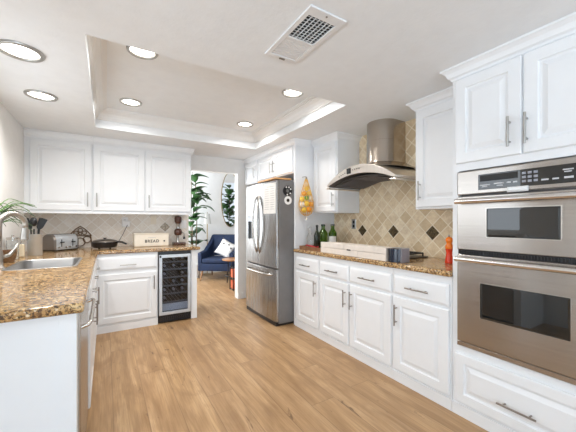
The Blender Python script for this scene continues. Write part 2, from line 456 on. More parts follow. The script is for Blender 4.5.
# cornice running round inside the raised tray
b = bm_new()
prof = [(0, ZT-0.105), (0.016, ZT-0.105), (0.016, ZT-0.088), (0.024, ZT-0.088), (0.027, ZT-0.070), (0.040, ZT-0.046), (0.062, ZT-0.030), (0.066, ZT-0.022), (0.086, ZT-0.022), (0.086, ZT-0.010), (0.100, ZT-0.010), (0.100, ZT-0.0005), (0, ZT-0.0005)]
prev = None; first = None
for (x, y, nx, ny) in ((TX0, TY0, 1, 1), (TX1, TY0, -1, 1), (TX1, TY1, -1, -1), (TX0, TY1, 1, -1)):
    ring = [b.verts.new((x+nx*o, y+ny*o, z)) for o, z in prof]
    if prev:
        n = len(ring)
        for k in range(n): b.faces.new((prev[k], prev[(k+1)%n], ring[(k+1)%n], ring[k]))
    else: first = ring
    prev = ring
n = len(first)
for k in range(n): b.faces.new((prev[k], prev[(k+1)%n], first[(k+1)%n], first[k]))
struct('trim_1', b, M['trim'])
b = bm_new(); box(b, XW, XW+0.15, -3.7, YB+0.12, 0, ZC+0.3); struct('wall_right', b, M['wall'])
# back wall with the opening to the lounge
b = bm_new()
cells(b, [XL-0.15, 1.03, 1.80, XW], [0, 2.0, 2.56], lambda i, j: not (i == 1 and j == 0), 0, 0.13, lambda x, y, z: (x, YB+z, y))
struct('wall_back', b, M['wall'])
# left wall with the window above the sink
b = bm_new()
cells(b, [1.1, 1.68, 3.02, YB+0.13], [0, 1.08, 2.06, ZC+0.3], lambda i, j: not (i == 1 and j == 1), 0, 0.15, lambda x, y, z: (XL-z, x, y))
struct('wall_left', b, M['wall'])
b = bm_new()
box(b, -3.2, XL-0.15, 1.1, 1.25, 0, ZC+0.3); struct('wall_dining', b, M['wall'])
b = bm_new()
cells(b, [-3.7, -2.3, 0.3, 1.1], [0, 0.5, 2.0, ZC+0.3], lambda i, j: not (i == 1 and j == 1), 0, 0.15, lambda x, y, z: (-3.05-z, x, y))
struct('wall_side', b, M['wall'])
b = bm_new()
cells(b, [-3.2, -2.3, 1.9, XW], [0, 0.22, 2.14, ZC+0.3], lambda i, j: not (i == 1 and j == 1), 0, 0.15, lambda x, y, z: (x, -3.55-z, y))
struct('wall_rear', b, M['wall'])
def window(name, mp, a0, a1, z0, z1, nm, sill=True):
    b = bm_new(); f = 0.045
    cells(b, [a0, a0+f] + [v for k in range(1, nm) for v in (a0+(a1-a0)*k/nm-f/2, a0+(a1-a0)*k/nm+f/2)] + [a1-f, a1], [z0, z0+f, z1-f, z1],
          lambda i, j: j != 1 or i % 2 == 0, -0.06, -0.01, lambda x, y, z: mp(x, y, z))
    o = struct(name, b, M['trim'])
    b = bm_new(); rings(b, mp, a0+f, a1-f, z0+f, z1-f, [(0, -0.038), (0, -0.034)])
    struct('window_pane', b, M['pane'], o)
    if sill:
        b = bm_new(); fbox(b, mp, a0-0.04, a1+0.04, z0-0.03, z0, -0.06, 0.07); struct('window_sill', b, M['trim'], o)
    return o
window('window_1', on_pen(XL), 1.68, 3.02, 1.08, 2.06, 2)
window('window_2', lambda a, z, wv: (a, -3.55+wv, z), -2.3, 1.9, 0.22, 2.14, 3, False)
window('window_3', on_pen(-3.05), -2.3, 0.3, 0.5, 2.0, 2)
# lounge beyond the opening
b = bm_new(); box(b, 0.2, 4.0, 7.15, 7.3, 0, 2.6); struct('wall_lounge', b, M['far'])
b = bm_new(); box(b, 3.85, 4.0, YB+0.13, 7.15, 0, 2.6); struct('wall_lounge_right', b, M['far'])
b = bm_new(); box(b, 0.05, 0.2, YB+0.13, 7.3, 0, 2.6); struct('wall_lounge_left', b, M['far'])
b = bm_new(); box(b, 0.05, 4.0, YB, 7.3, 2.56, 2.7); struct('ceiling_lounge', b, M['far'])
b = bm_new(); box(b, 0.2, 3.85, 7.13, 7.15, 0, 0.09); struct('baseboard_lounge', b, M['trim'])
b = bm_new(); box(b, 1.80, 1.90, YB-0.012, YB, 0, 0.09); struct('baseboard_back', b, M['trim'])
# tiled splashbacks
b = bm_new()
cells(b, [1.105, 1.564, 2.53-0.0, 2.975], [CT1, 1.335, ZC], lambda i, j: j == 0 or i == 1, 0, 0.010, lambda x, y, z: (XW-z, x, y))
spl = struct('wall_right_splashback', b, M['tile_r'])
for ay in (2.482, 2.048, 1.620):
    b = bm_new(); d = 0.066
    for k, (s, h) in enumerate(((1.0, 0.004), (0.78, 0.007))):
        q0 = [b.verts.new((XW-0.010-(0 if k == 0 else 0.004), ay+s*d*dx, 1.133+s*d*dz)) for dx, dz in ((1,0),(0,1),(-1,0),(0,-1))]
        q1 = [b.verts.new((XW-0.010-h, ay+0.93*s*d*dx, 1.133+0.93*s*d*dz)) for dx, dz in ((1,0),(0,1),(-1,0),(0,-1))]
        for i in range(4): b.faces.new((q0[i], q0[(i+1)%4], q1[(i+1)%4], q1[i]))
        b.faces.new(q1)
    for k in range(8):
        an = k*PI/4; sphere(b, (XW-0.017, ay+0.026*math.cos(an), 1.133+0.026*math.sin(an)), 0.008, 8)
    obj('accent_tile', b, M['accent'], spl)
b = bm_new(); box(b, XL, 1.03, YB-0.010, YB, CT1, 1.345); splb = struct('wall_back_splashback', b, M['tile_b'])
b = bm_new(); d = 0.066
q0 = [b.verts.new((0.71+d*dx, YB-0.010, 1.159+d*dz)) for dx, dz in ((1,0),(0,1),(-1,0),(0,-1))]
q1 = [b.verts.new((0.71+0.9*d*dx, YB-0.015, 1.159+0.9*d*dz)) for dx, dz in ((1,0),(0,1),(-1,0),(0,-1))]
for i in range(4): b.faces.new((q0[i], q0[(i+1)%4], q1[(i+1)%4], q1[i]))
b.faces.new(q1); obj('accent_tile', b, M['taupe'], splb)

# ------------------------------------------------------------------ right base cabinets
mr = on_right(FX)
def base_right(y0, y1, label, doors, draws):
    t = thing('base_cabinet', label, 'cabinet', (FX+0.3, (y0+y1)/2, 0), 'base cabinets along the right wall')
    b = bm_new(); box(b, FX, XW-0.002, y0, y1, 0.075, CT0); obj('body', b, M['cab'], t)
    b = bm_new(); rings(b, mr, y0, y1, 0.0, 0.075, [(0, -0.3), (0, 0.008)]); obj('toe_board', b, M['cab'], t)
    for (a0, a1, h) in doors:
        d = door('door', mr, a0, a1, 0.095, 0.655, t)
        pull(mr, (h, 0.440), (h, 0.600), d, M['nickel'])
    for (a0, a1) in draws:
        d = drawer(mr, a0, a1, 0.677, 0.822, t); m = (a0+a1)/2
        pull(mr, (m-0.092, 0.745), (m+0.092, 0.745), d, M['nickel'])
base_right(2.510, 2.985, 'white base cabinet nearest the refrigerator, one door under one drawer', [(2.520, 2.950, 2.560)], [(2.520, 2.950)])
base_right(1.566, 2.508, 'wide white base cabinet in the middle of the right wall with a pair of doors', [(2.062, 2.496, 2.098), (1.580, 2.046, 2.012)], [(2.062, 2.496), (1.580, 2.046)])
base_right(1.101, 1.564, 'white base cabinet beside the ovens, one door under one drawer', [(1.116, 1.554, 1.520)], [(1.116, 1.554)])
b = bm_new(); box(b, 1.897, XW-0.001, 1.101, 2.990, CT0, CT1)
solo(obj('granite_countertop', b, M['granite'], bevel=0.014, seg=4, smooth=True, angle=60), 'straight speckled gold granite countertop along the right wall', 'countertop')

# ------------------------------------------------------------------ oven tower
t = thing('oven_cabinet', 'tall white cabinet with two top doors and a bottom drawer around the steel ovens', 'cabinet', (2.2, 0.67, 0))
OY0, OY1 = 0.332, 1.098
b = bm_new()
cells(b, [OY0, 0.372, 1.058, OY1], [0.075, 0.450, 1.556, ZC-0.001], lambda i, j: not (i == 1 and j == 1), -0.598, 0.0, lambda x, y, z: mr(x, y, z))
obj('body', b, M['cab'], t)
b = bm_new(); rings(b, mr, OY0, OY1, 0, 0.075, [(0, -0.5), (0, 0.008)]); obj('toe_board', b, M['cab'], t)
for a0, a1, h in ((0.716, 1.072, 0.768), (0.350, 0.706, 0.689)):
    d = door('door', mr, a0, a1, 1.603, 2.135, t)
    pull(mr, (h, 1.648), (h, 1.812), d, M['pale'], r=0.007)
d = door('drawer', mr, 0.350, 1.075, 0.095, 0.400, t, rail=0.055)
pull(mr, (0.640, 0.213), (0.822, 0.213), d, M['nickel'])
crown(None, [(FX+0.19, OY1, 0, 1), (FX, OY1, -1, 1), (FX, OY0, -1, 0)], t, 2.145, ZC-0.001)

# double oven
t = thing('double_wall_oven', 'stainless steel double wall oven with black control panel', 'oven', (2.15, 0.67, 0.45))
A0, A1 = 0.372, 1.058
b = bm_new(); box(b, FX+0.02, FX+0.55, A0+0.008, A1-0.008, 0.455, 1.550); obj('oven_body', b, M['dgrey'], t)
b = bm_new(); rings(b, mr, A0-0.006, A1+0.004, 1.402, 1.548, [(0, 0.001), (0, 0.010), (0.006, 0.014)]); obj('control_panel', b, M['steel'], t, label='brushed steel control fascia')
b = bm_new(); rings(b, mr, 0.494, 0.936, 1.425, 1.517, [(0, 0.014), (0.002, 0.016)]); dsp = obj('display', b, M['bglass'], t, label='black glass touch display')
b = bm_new(); rings(b, mr, 0.732, 0.925, 1.474, 1.510, [(0, 0.016), (0, 0.0165)]); obj('clock_window', b, M['duct'], dsp)
b = bm_new()
for a0, a1, z0, h in ((0.87, 0.925, 1.449, 0.006), (0.885, 0.915, 1.440, 0.005), (0.80, 0.85, 1.452, 0.007), (0.805, 0.835, 1.440, 0.005), (0.765, 0.785, 1.452, 0.007), (0.735, 0.755, 1.450, 0.008),
                     (0.60, 0.63, 1.447, 0.008), (0.56, 0.585, 1.447, 0.008), (0.505, 0.54, 1.447, 0.010), (0.505, 0.545, 1.488, 0.006), (0.512, 0.54, 1.478, 0.005)):
    b = bm_new(); rings(b, mr, a0, a1, z0, z0+h, [(0, 0.016), (0, 0.0168)]); obj('printed_legend', b, M['legend'], dsp)
for i in range(3):
    for j in range(3):
        b = bm_new(); a = 0.705-i*0.026; z = 1.446+j*0.022
        rings(b, mr, a-0.009, a+0.009, z, z+0.013, [(0, 0.016), (0.001, 0.018)]); obj('key_button', b, M['greymetal'], dsp)
def oven_door(z0, z1, w, hz):
    b = bm_new()
    cells(b, [A0+0.002, w[0], w[1], A1-0.004], [z0, w[2], w[3], z1], lambda i, j: not (i == 1 and j == 1), 0.002, 0.030, lambda x, y, z: mr(x, y, z))
    d = obj('oven_door', b, M['steel'], t, bevel=0.004)
    b = bm_new(); rings(b, mr, w[0]-0.001, w[1]+0.001, w[2]-0.001, w[3]+0.001, [(0, 0.006), (0, 0.026), (0.012, 0.027)]); obj('door_window', b, M['bglass'], d)
    b = bm_new()
    fl = 0.004
    cells(b, [w[0]-fl, w[0], w[1], w[1]+fl], [w[2]-fl, w[2], w[3], w[3]+fl], lambda i, j: not (i == 1 and j == 1), 0.029, 0.032, lambda x, y, z: mr(x, y, z))
    obj('window_trim', b, M['chrome'], d)
    b = bm_new()
    tube(b, [mr(A0+0.012, hz, 0.068), mr(A1-0.014, hz, 0.068)], 0.0165, 14)
    for a in (A0+0.03, A1-0.03): tube(b, [mr(a, hz, 0.028), mr(a, hz, 0.068)], 0.011, 10)
    obj('oven_handle', b, M['handle_steel'], d, smooth=True, angle=40)
oven_door(1.062, 1.390, (0.548, 0.882, 1.146, 1.312), 1.360)
oven_door(0.488, 1.030, (0.512, 0.918, 0.660, 0.868), 1.004)
b = bm_new(); rings(b, mr, A0, A1, 1.031, 1.061, [(0, 0.001), (0, 0.008)])
for k in range(48):
    a = A0+0.012+k*(A1-A0-0.024)/48; rings(b, mr, a, a+0.008, 1.036, 1.054, [(0, 0.008), (0, 0.013)])
obj('vent_grille', b, M['black'], t)
b = bm_new(); rings(b, mr, A0-0.004, A1+0.003, 0.452, 0.482, [(0, 0.001), (0, 0.016), (0.004, 0.019)]); obj('bottom_trim', b, M['steel'], t)
b = bm_new(); rings(b, mr, 0.682, 0.782, 1.398, 1.428, [(0, 0.0172), (0, 0.024), (0.006, 0.030), (0.012, 0.032)])
solo(obj('child_lock', b, M['white'], bevel=0.004), 'small white plastic latch stuck below the oven control display', 'latch')

# ------------------------------------------------------------------ upper cabinets on the right
UX = 2.20
mu = on_right(UX)
def upper_right(y0, y1, z0, label, d, h, crowns):
    t = thing('upper_cabinet', label, 'cabinet', ((UX+XW)/2, (y0+y1)/2, z0), 'upper cabinets on the right wall')
    b = bm_new(); box(b, UX, XW-0.001, y0, y1, z0, ZC-0.001); obj('body', b, M['cab'], t)
    dd = door('door', mu, d[0], d[1], z0+0.016, 2.135, t)
    pull(mu, (h, z0+0.07), (h, z0+0.225), dd, M['pale'], r=0.006)
    crown(None, crowns, t, 2.150, ZC-0.001)
upper_right(1.100, 1.562, 1.336, 'white upper cabinet between the range hood and the ovens', (1.135, 1.545), 1.505, [(XW-0.012, 1.562, 0, 1), (UX, 1.562, -1, 1), (UX, 1.100, -1, 0)])
upper_right(2.541, 2.990, 1.336, 'white upper cabinet left of the range hood, above the green bottles', (2.556, 2.968), 2.588, [(UX, 2.990, -1, 0), (UX, 2.541, -1, -1), (XW-0.012, 2.541, 0, -1)])

# fridge surround: tall side panel and cabinets above
PY0, PY1 = 2.992, 3.022
t = thing('refrigerator_cabinet', 'white cabinet with a pair of doors above the refrigerator and a tall side panel', 'cabinet', (2.2, 3.5, 0))
b = bm_new(); box(b, FX, XW-0.001, PY0, PY1, 0, ZC-0.001); obj('side_panel', b, M['panel'], t, label='tall white side panel')
b = bm_new(); box(b, FX, XW-0.001, PY1, 3.985, 1.82, ZC-0.001); obj('body', b, M['cab'], t)
for a0, a1, h in ((3.035, 3.505, 3.545-0.075), (3.515, 3.975, 3.555)):
    d = door('door', mr, a0, a1, 1.835, 2.140, t, rail=0.05)
    pull(mr, (h, 1.875), (h, 2.035), d, M['pale'], r=0.006)
crown(None, [(2.135, PY0, 0, -1), (FX, PY0, -1, -1), (FX, 3.985, -1, 0)], t, 2.150, ZC-0.001, out=0.045)
t = thing('upper_cabinet', 'small white cabinet with one door over the doorway side of the refrigerator', 'cabinet', (2.2, 4.2, 1.8))
b = bm_new(); box(b, FX, XW-0.001, 3.988, YB-0.001, 1.82, ZC-0.001); obj('body', b, M['cab'], t)
d = door('door', mr, 4.00, 4.455, 1.835, 2.140, t, rail=0.05)
pull(mr, (4.075, 1.875), (4.075, 2.035), d, M['pale'], r=0.006)
crown(None, [(FX, 3.988, -1, 0), (FX, YB-0.001, -1, 0)], t, 2.150, ZC-0.001, out=0.045)

# ------------------------------------------------------------------ refrigerator
FRX = 1.735
t = thing('refrigerator', 'stainless steel french door refrigerator with dark grey sides and bottom freezer', 'refrigerator', (2.1, 3.49, 0))
RY0, RY1 = 3.040, 3.935
b = bm_new(); box(b, FRX, XW-0.03, RY0, RY1, 0.03, 1.730); obj('fridge_body', b, M['fgrey'], t, bevel=0.004, label='dark grey refrigerator body')
b = bm_new(); box(b, FRX-0.03, XW-0.1, RY0+0.02, RY1-0.02, 0.002, 0.045); obj('base_grille', b, M['black'], t)
def bulge(y): return 0.026*(1-((y-3.4875)/0.4475)**2)
def curved_door(name, y0, y1, z0, z1, hole=None):
    b = bm_new(); n = 14
    ys = [y0+(y1-y0)*k/n for k in range(n+1)]
    if hole: ys = sorted(set([y for y in ys if not (hole[0]-0.01 < y < hole[1]+0.01)] + [hole[0], hole[1]] + [hole[0]+(hole[1]-hole[0])*k/4 for k in (1, 2, 3)]))
    zs = [z0, z1] if not hole else [z0, hole[2], hole[3], z1]
    def keep(i, j): return not (hole and j == 1 and hole[0]-1e-6 <= ys[i] < hole[1]-1e-6)
    cells(b, ys, zs, keep, 0, 1, lambda y, z, k: (FRX-0.002 if k == 0 else FRX-0.030-bulge(y), y, z))
    return obj(name, b, M['steel_v'], t, bevel=0.006)
mid = 3.4875
HO = (3.665, 3.845, 0.985, 1.300)
dl = curved_door('left_door', mid+0.003, RY1, 0.685, 1.725, HO)
drr = curved_door('right_door', RY0, mid-0.003, 0.685, 1.725)
fz = curved_door('freezer_drawer', RY0, RY1, 0.055, 0.668)
# water dispenser set into the left door
b = bm_new(); box(b, FRX-0.012, FRX-0.003, HO[0], HO[1], HO[2], HO[3]); dsp = obj('dispenser_recess', b, M['black'], dl)
b = bm_new(); box(b, FRX-0.046, FRX-0.013, HO[0]+0.012, HO[1]-0.012, 1.235, 1.298); obj('dispenser_controls', b, M['greymetal'], dsp)
b = bm_new(); box(b, FRX-0.044, FRX-0.013, HO[0]+0.01, HO[1]-0.01, 0.987, 1.000); obj('drip_tray', b, M['tin'], dsp)
def bow_handle(y, s, par):
    b = bm_new(); pts = []
    for k in range(17):
        f = k/16; pts.append((FRX-0.050-0.052*math.sin(PI*f)**0.6 if 0 < f < 1 else FRX-0.046, y+s*0.020*math.sin(PI*f), 0.83+0.75*f))
    tube(b, pts, 0.0125, 10); obj('door_handle', b, M['chrome'], par, smooth=True)
bow_handle(mid+0.042, 1, dl); bow_handle(mid-0.042, -1, drr)
b = bm_new(); pts = []
for k in range(17):
    f = k/16; y = RY0+0.09+(RY1-RY0-0.18)*f
    pts.append((FRX-0.026-bulge(y)-(0.052*min(1, math.sin(PI*f)*4)), y, 0.600))
tube(b, pts, 0.0125, 10); obj('freezer_handle', b, M['chrome'], fz, smooth=True)
# paper schedule, magnets, board on top
t = thing('paper_notice', 'white printed sheet hanging on the right refrigerator door', 'paper', (FRX-0.06, 3.17, 1.34))
def sheet(b, y0, y1, z0, z1, w0, w1):
    ys = [y0+(y1-y0)*k/6 for k in range(7)]
    cells(b, ys, [z0, z1], lambda i, j: True, 0, 1, lambda y, z, k: (FRX-0.030-bulge(y)-(w0, w1)[k], y, z))
b = bm_new(); sheet(b, 3.060, 3.335, 1.330, 1.700, 0.002, 0.004); pp = obj('sheet', b, M['paper'], t)
b = bm_new()
for k in range(11):
    z = 1.655-k*0.027
    for q in range(2 if k else 1): sheet(b, 3.085+q*0.12, 3.085+q*0.12+(0.09+0.01*((k*3+q) % 3) if k else 0.16), z-0.004, z+0.003, 0.0041, 0.0046)
obj('printed_lines', b, M['fade'], pp)
def magnet(y, z, x, ri, ro, mat, label, disc=False):
    b = bm_new(); n = 28
    prof = [(ri, 0), (ro, 0), (ro, -0.006), (ri, -0.006)]
    rg = [[b.verts.new((x+r*math.cos(2*PI*k/n), RY0-0.001+yy, z+r*math.sin(2*PI*k/n))) for k in range(n)] for r, yy in prof]
    for i in range(4):
        for k in range(n): b.faces.new((rg[i][k], rg[i][(k+1) % n], rg[(i+1) % 4][(k+1) % n], rg[(i+1) % 4][k]))
    return solo(obj('fridge_magnet', b, mat), label, 'magnet')
magnet(0, 1.602, 1.850, 0.022, 0.062, M['black'], 'black ring magnet with white dots, upper one on the refrigerator side')
mg = bpy.data.objects['fridge_magnet']
for an in (0.5, 1.2, 2.0, 5.6, 4.6):
    b = bm_new(); tube(b, [(1.850+0.046*math.cos(an), RY0-0.0072, 1.602+0.046*math.sin(an)), (1.850+0.046*math.cos(an), RY0-0.0085, 1.602+0.046*math.sin(an))], 0.010, 10); obj('dot', b, M['white'], mg)
magnet(0, 1.488, 1.855, 0.021, 0.050, M['white'], 'white ring magnet with a dark centre, lower one on the refrigerator side')
t = bpy.data.objects['fridge_magnet.001']
b = bm_new(); tube(b, [(1.855, RY0-0.0012, 1.488), (1.855, RY0-0.006, 1.488)], 0.0205, 20); obj('magnet_centre', b, M['black'], t)
b = bm_new(); box(b, 1.675, 1.90, 3.030, 3.50, 1.732, 1.752)
solo(obj('cutting_board', b, M['oakboard'], bevel=0.004), 'orange wooden cutting board lying on top of the refrigerator', 'cutting board')

# ------------------------------------------------------------------ range hood
t = thing('range_hood', 'curved stainless steel range hood with a rounded chimney', 'range hood', (2.3, 2.08, 1.6))
HC, HH, HX = 2.080, 0.450, 2.035
def arch(f, top, base): return base+(top-base)*(1-f*f)
b = bm_new(); n = 24
def hood_ring(x, dz, zb, th):
    up = [b.verts.new((x, HC+HH*(2*k/n-1), arch(2*k/n-1, 1.778+dz, 1.622+dz*0.3))) for k in range(n+1)]
    lo = [b.verts.new((x, HC+(HH-0.012)*(2*k/n-1), arch(2*k/n-1, 1.778+dz-th, zb))) for k in range(n+1)]
    return up, lo
U0, L0 = hood_ring(HX, 0.0, 1.602, 0.086)
U1, L1 = hood_ring(XW-0.012, 0.030, 1.602, 0.110)
for k in range(n):
    b.faces.new((U0[k], U0[k+1], U1[k+1], U1[k])); b.faces.new((L0[k], L1[k], L1[k+1], L0[k+1])).material_index = 1
    b.faces.new((U0[k], L0[k], L0[k+1], U0[k+1])); b.faces.new((U1[k], U1[k+1], L1[k+1], L1[k]))
for k in (0, n): b.faces.new((U0[k], U1[k], L1[k], L0[k]))
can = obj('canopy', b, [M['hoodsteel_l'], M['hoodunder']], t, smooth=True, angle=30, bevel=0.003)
# filter plate under the arch, set back from the front edge
b = bm_new()
ys = [HC+(HH-0.03)*(2*k/16-1) for k in range(17)]
cells(b, [HX+0.07, XW-0.03], ys, lambda i, j: True, 0, 1, lambda x, y, k: (x, y, 1.592+0.010*k+0.078*(1-((y-HC)/HH)**2)))
flt = obj('filter_panel', b, M['hoodunder'], t)
b = bm_new()
for k in range(24):
    x = HX+0.09+k*0.016; tube(b, [(x, HC-0.36, 1.609), (x, HC-0.12, 1.660), (x, HC+0.12, 1.660), (x, HC+0.36, 1.609)], 0.003, 6)
obj('filter_ribs', b, M['dgrey'], flt)
for s in (-1, 1):
    b = bm_new(); tube(b, [(HX, HC+s*(HH-0.004), 1.590), (XW-0.015, HC+s*(HH-0.004), 1.590)], 0.009, 8)
    tube(b, [(HX, HC+s*(HH-0.004), 1.590), (HX, HC+s*(HH-0.05), 1.592)], 0.009, 8)
    obj('side_rail', b, M['hoodsteel_l'], t, smooth=True, angle=40)
# control display and buttons on the arched fascia
def zf(y): return arch((y-HC)/HH, 1.778, 1.622)
b = bm_new(); yd = 2.185
for y0, y1 in ((yd-0.028, yd+0.028),):
    box(b, HX-0.004, HX+0.001, y0, y1, zf(yd)-0.066, zf(yd)-0.012)
obj('control_display', b, M['bglass'], can)
for k in range(8):
    y = yd+(0.055+0.028*(k % 4))*(1 if k < 4 else -1)
    b = bm_new(); tube(b, [(HX-0.004, y, zf(y)-0.042), (HX+0.001, y, zf(y)-0.042)], 0.006, 10); obj('button', b, M['nickel'], can)
# chimney: rounded front, flat to the wall, flaring into the canopy
b = bm_new()
def chim(r, xf, z):
    pts = [(XW-0.012, HC-0.02+r)]
    for k in range(17):
        an = PI/2+PI*k/16; pts.append((xf+r*math.cos(an)*0.95, HC-0.02+r*math.sin(an)))
    pts.append((XW-0.012, HC-0.02-r)); return [b.verts.new((x, y, z)) for x, y in pts]
prevr = None
for r, xf, z in ((0.158, 2.375, ZC-0.001), (0.158, 2.375, 2.03), (0.160, 2.373, 2.028), (0.160, 2.373, 1.835), (0.162, 2.370, 1.815), (0.205, 2.34, 1.785), (0.29, 2.30, 1.742)):
    rg = chim(r, xf, z)
    if prevr:
        for k in range(len(rg)): b.faces.new((prevr[k], prevr[(k+1) % len(rg)], rg[(k+1) % len(rg)], rg[k]))
    else: b.faces.new(rg)
    prevr = rg
b.faces.new(prevr[::-1])
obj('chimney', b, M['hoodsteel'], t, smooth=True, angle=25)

# ------------------------------------------------------------------ things on the right counter
Z0 = CT1 + 0.001
t = thing('cooktop', 'black gas cooktop with iron grates behind the pale plank box', 'cooktop', (2.3, 2.05, CT1))
b = bm_new(); box(b, 2.175, 2.46, 1.62, 2.46, Z0, Z0+0.010); obj('cooktop_plate', b, M['black'], t, bevel=0.003)
for k in range(2):
    y0 = 1.64+k*0.42; b = bm_new()
    for q in range(4): tube(b, [(2.20, y0+0.02+q*0.115, Z0+0.036), (2.44, y0+0.02+q*0.115, Z0+0.036)], 0.007, 8)
    for x in (2.20, 2.32, 2.44): tube(b, [(x, y0+0.02, Z0+0.036), (x, y0+0.365, Z0+0.036)], 0.007, 8)
    for x in (2.20, 2.44):
        for y in (y0+0.02, y0+0.365): tube(b, [(x, y, Z0+0.010), (x, y, Z0+0.036)], 0.007, 8)
    obj('grate', b, M['iron'], t, smooth=True, angle=50)
    for x, y in ((2.32, y0+0.19),):
        b = bm_new(); lathe(b, [(0, 0.022), (0.03, 0.021), (0.034, 0.016), (0.045, 0.011), (0.045, 0.0105), (0, 0.0105)], (x, y, Z0), 20); obj('burner', b, M['dgrey'], t)
t = thing('stove_cover_box', 'long low box with pale plank front and dark blue end on the right counter', 'box', (2.0, 2.05, CT1))
BX0, BX1, BY0, BY1, BH = 1.925, 2.090, 1.638, 2.492, 0.108
b = bm_new(); box(b, BX0+0.016, BX1, BY0+0.006, BY1, Z0, Z0+BH-0.004); obj('box_body', b, M['plank'], t)
g = 0.0016; zm = Z0+BH*0.52
def board(a0, a1, z0, z1):
    b = bm_new(); box(b, BX0, BX0+0.0155, a0, a1, z0, z1); return obj('plank', b, M['plank'], t, bevel=0.0018)
ys_ = 2.135; y2 = 1.955
board(ys_+g, BY1, zm+g, Z0+BH); board(BY0, ys_-g, zm+g, Z0+BH)
board(y2+g, BY1, Z0, zm-g); board(BY0, y2-g, Z0, zm-g)
b = bm_new(); rings(b, on_right(BX0), 2.045, 2.095, zm-0.006, zm+0.006, [(0, 0.0), (0.001, 0.003)]); obj('latch_slot', b, M['ink'], t)
b = bm_new(); lo = []; hi = []
pts = [(BX0+0.030, BY0-0.0005)]+[(BX0+0.030-0.030*math.sin(PI*k/10), BY0-0.002-0.110*k/10) for k in range(11)]+[(BX0+0.075, BY0-0.112), (BX0+0.075, BY0-0.0005)]
def prism(b, pts, z0, z1):
    lo = [b.verts.new((x, y, z0)) for x, y in pts]; hi = [b.verts.new((x, y, z1)) for x, y in pts]
    for k in range(len(pts)): b.faces.new((lo[k], lo[(k+1) % len(pts)], hi[(k+1) % len(pts)], hi[k]))
    b.faces.new(lo[::-1]); b.faces.new(hi)
prism(b, pts, Z0, Z0+BH-0.003)
obj('blue_end_panel', b, M['navy'], t, smooth=True, angle=50, label='dark blue rounded end panel')
b = bm_new(); pts = [(BX0+0.0755, BY0-0.0005), (BX0+0.0755, BY0-0.060), (BX0+0.036, BY0-0.117)]
pts = [(BX0+0.0755, BY0-0.0005), (BX0+0.0755, BY0-0.1125), (BX0+0.034, BY0-0.1130), (BX0+0.034, BY0-0.120)]
for k in range(9): pts.append((BX1-0.045+0.045*math.sin(PI/2*k/8), BY0-0.120+0.045*(1-math.cos(PI/2*k/8))))
pts.append((BX1, BY0-0.0005))
prism(b, pts, Z0, Z0+BH-0.002); obj('grey_end_panel', b, M['greymetal'], t, smooth=True, angle=40, label='grey rounded end panel')

# pepper mill
t = thing('pepper_mill', 'red and orange lacquered pepper mill by the oven cabinet', 'pepper mill', (2.262, 1.315, CT1))
px, py = 2.262, 1.315
b = bm_new(); lathe(b, [(0, 0), (0.030, 0), (0.031, 0.006), (0.029, 0.02), (0.024, 0.05), (0.021, 0.075), (0.023, 0.095), (0.027, 0.105), (0.027, 0.110), (0, 0.110)], (px, py, Z0), 20); obj('mill_body', b, M['red'], t, smooth=True, angle=50)
b = bm_new(); lathe(b, [(0, 0.111), (0.026, 0.111), (0.028, 0.118), (0.027, 0.135), (0.020, 0.148), (0.018, 0.155), (0.024, 0.166), (0.026, 0.180), (0.022, 0.193), (0.012, 0.200), (0, 0.202)], (px, py, Z0), 20); obj('mill_head', b, M['orange'], t, smooth=True, angle=50)
b = bm_new(); lathe(b, [(0, 0.2025), (0.006, 0.2025), (0.009, 0.209), (0.007, 0.216), (0, 0.218)], (px, py, Z0), 12); obj('mill_knob', b, M['chrome'], t, smooth=True)

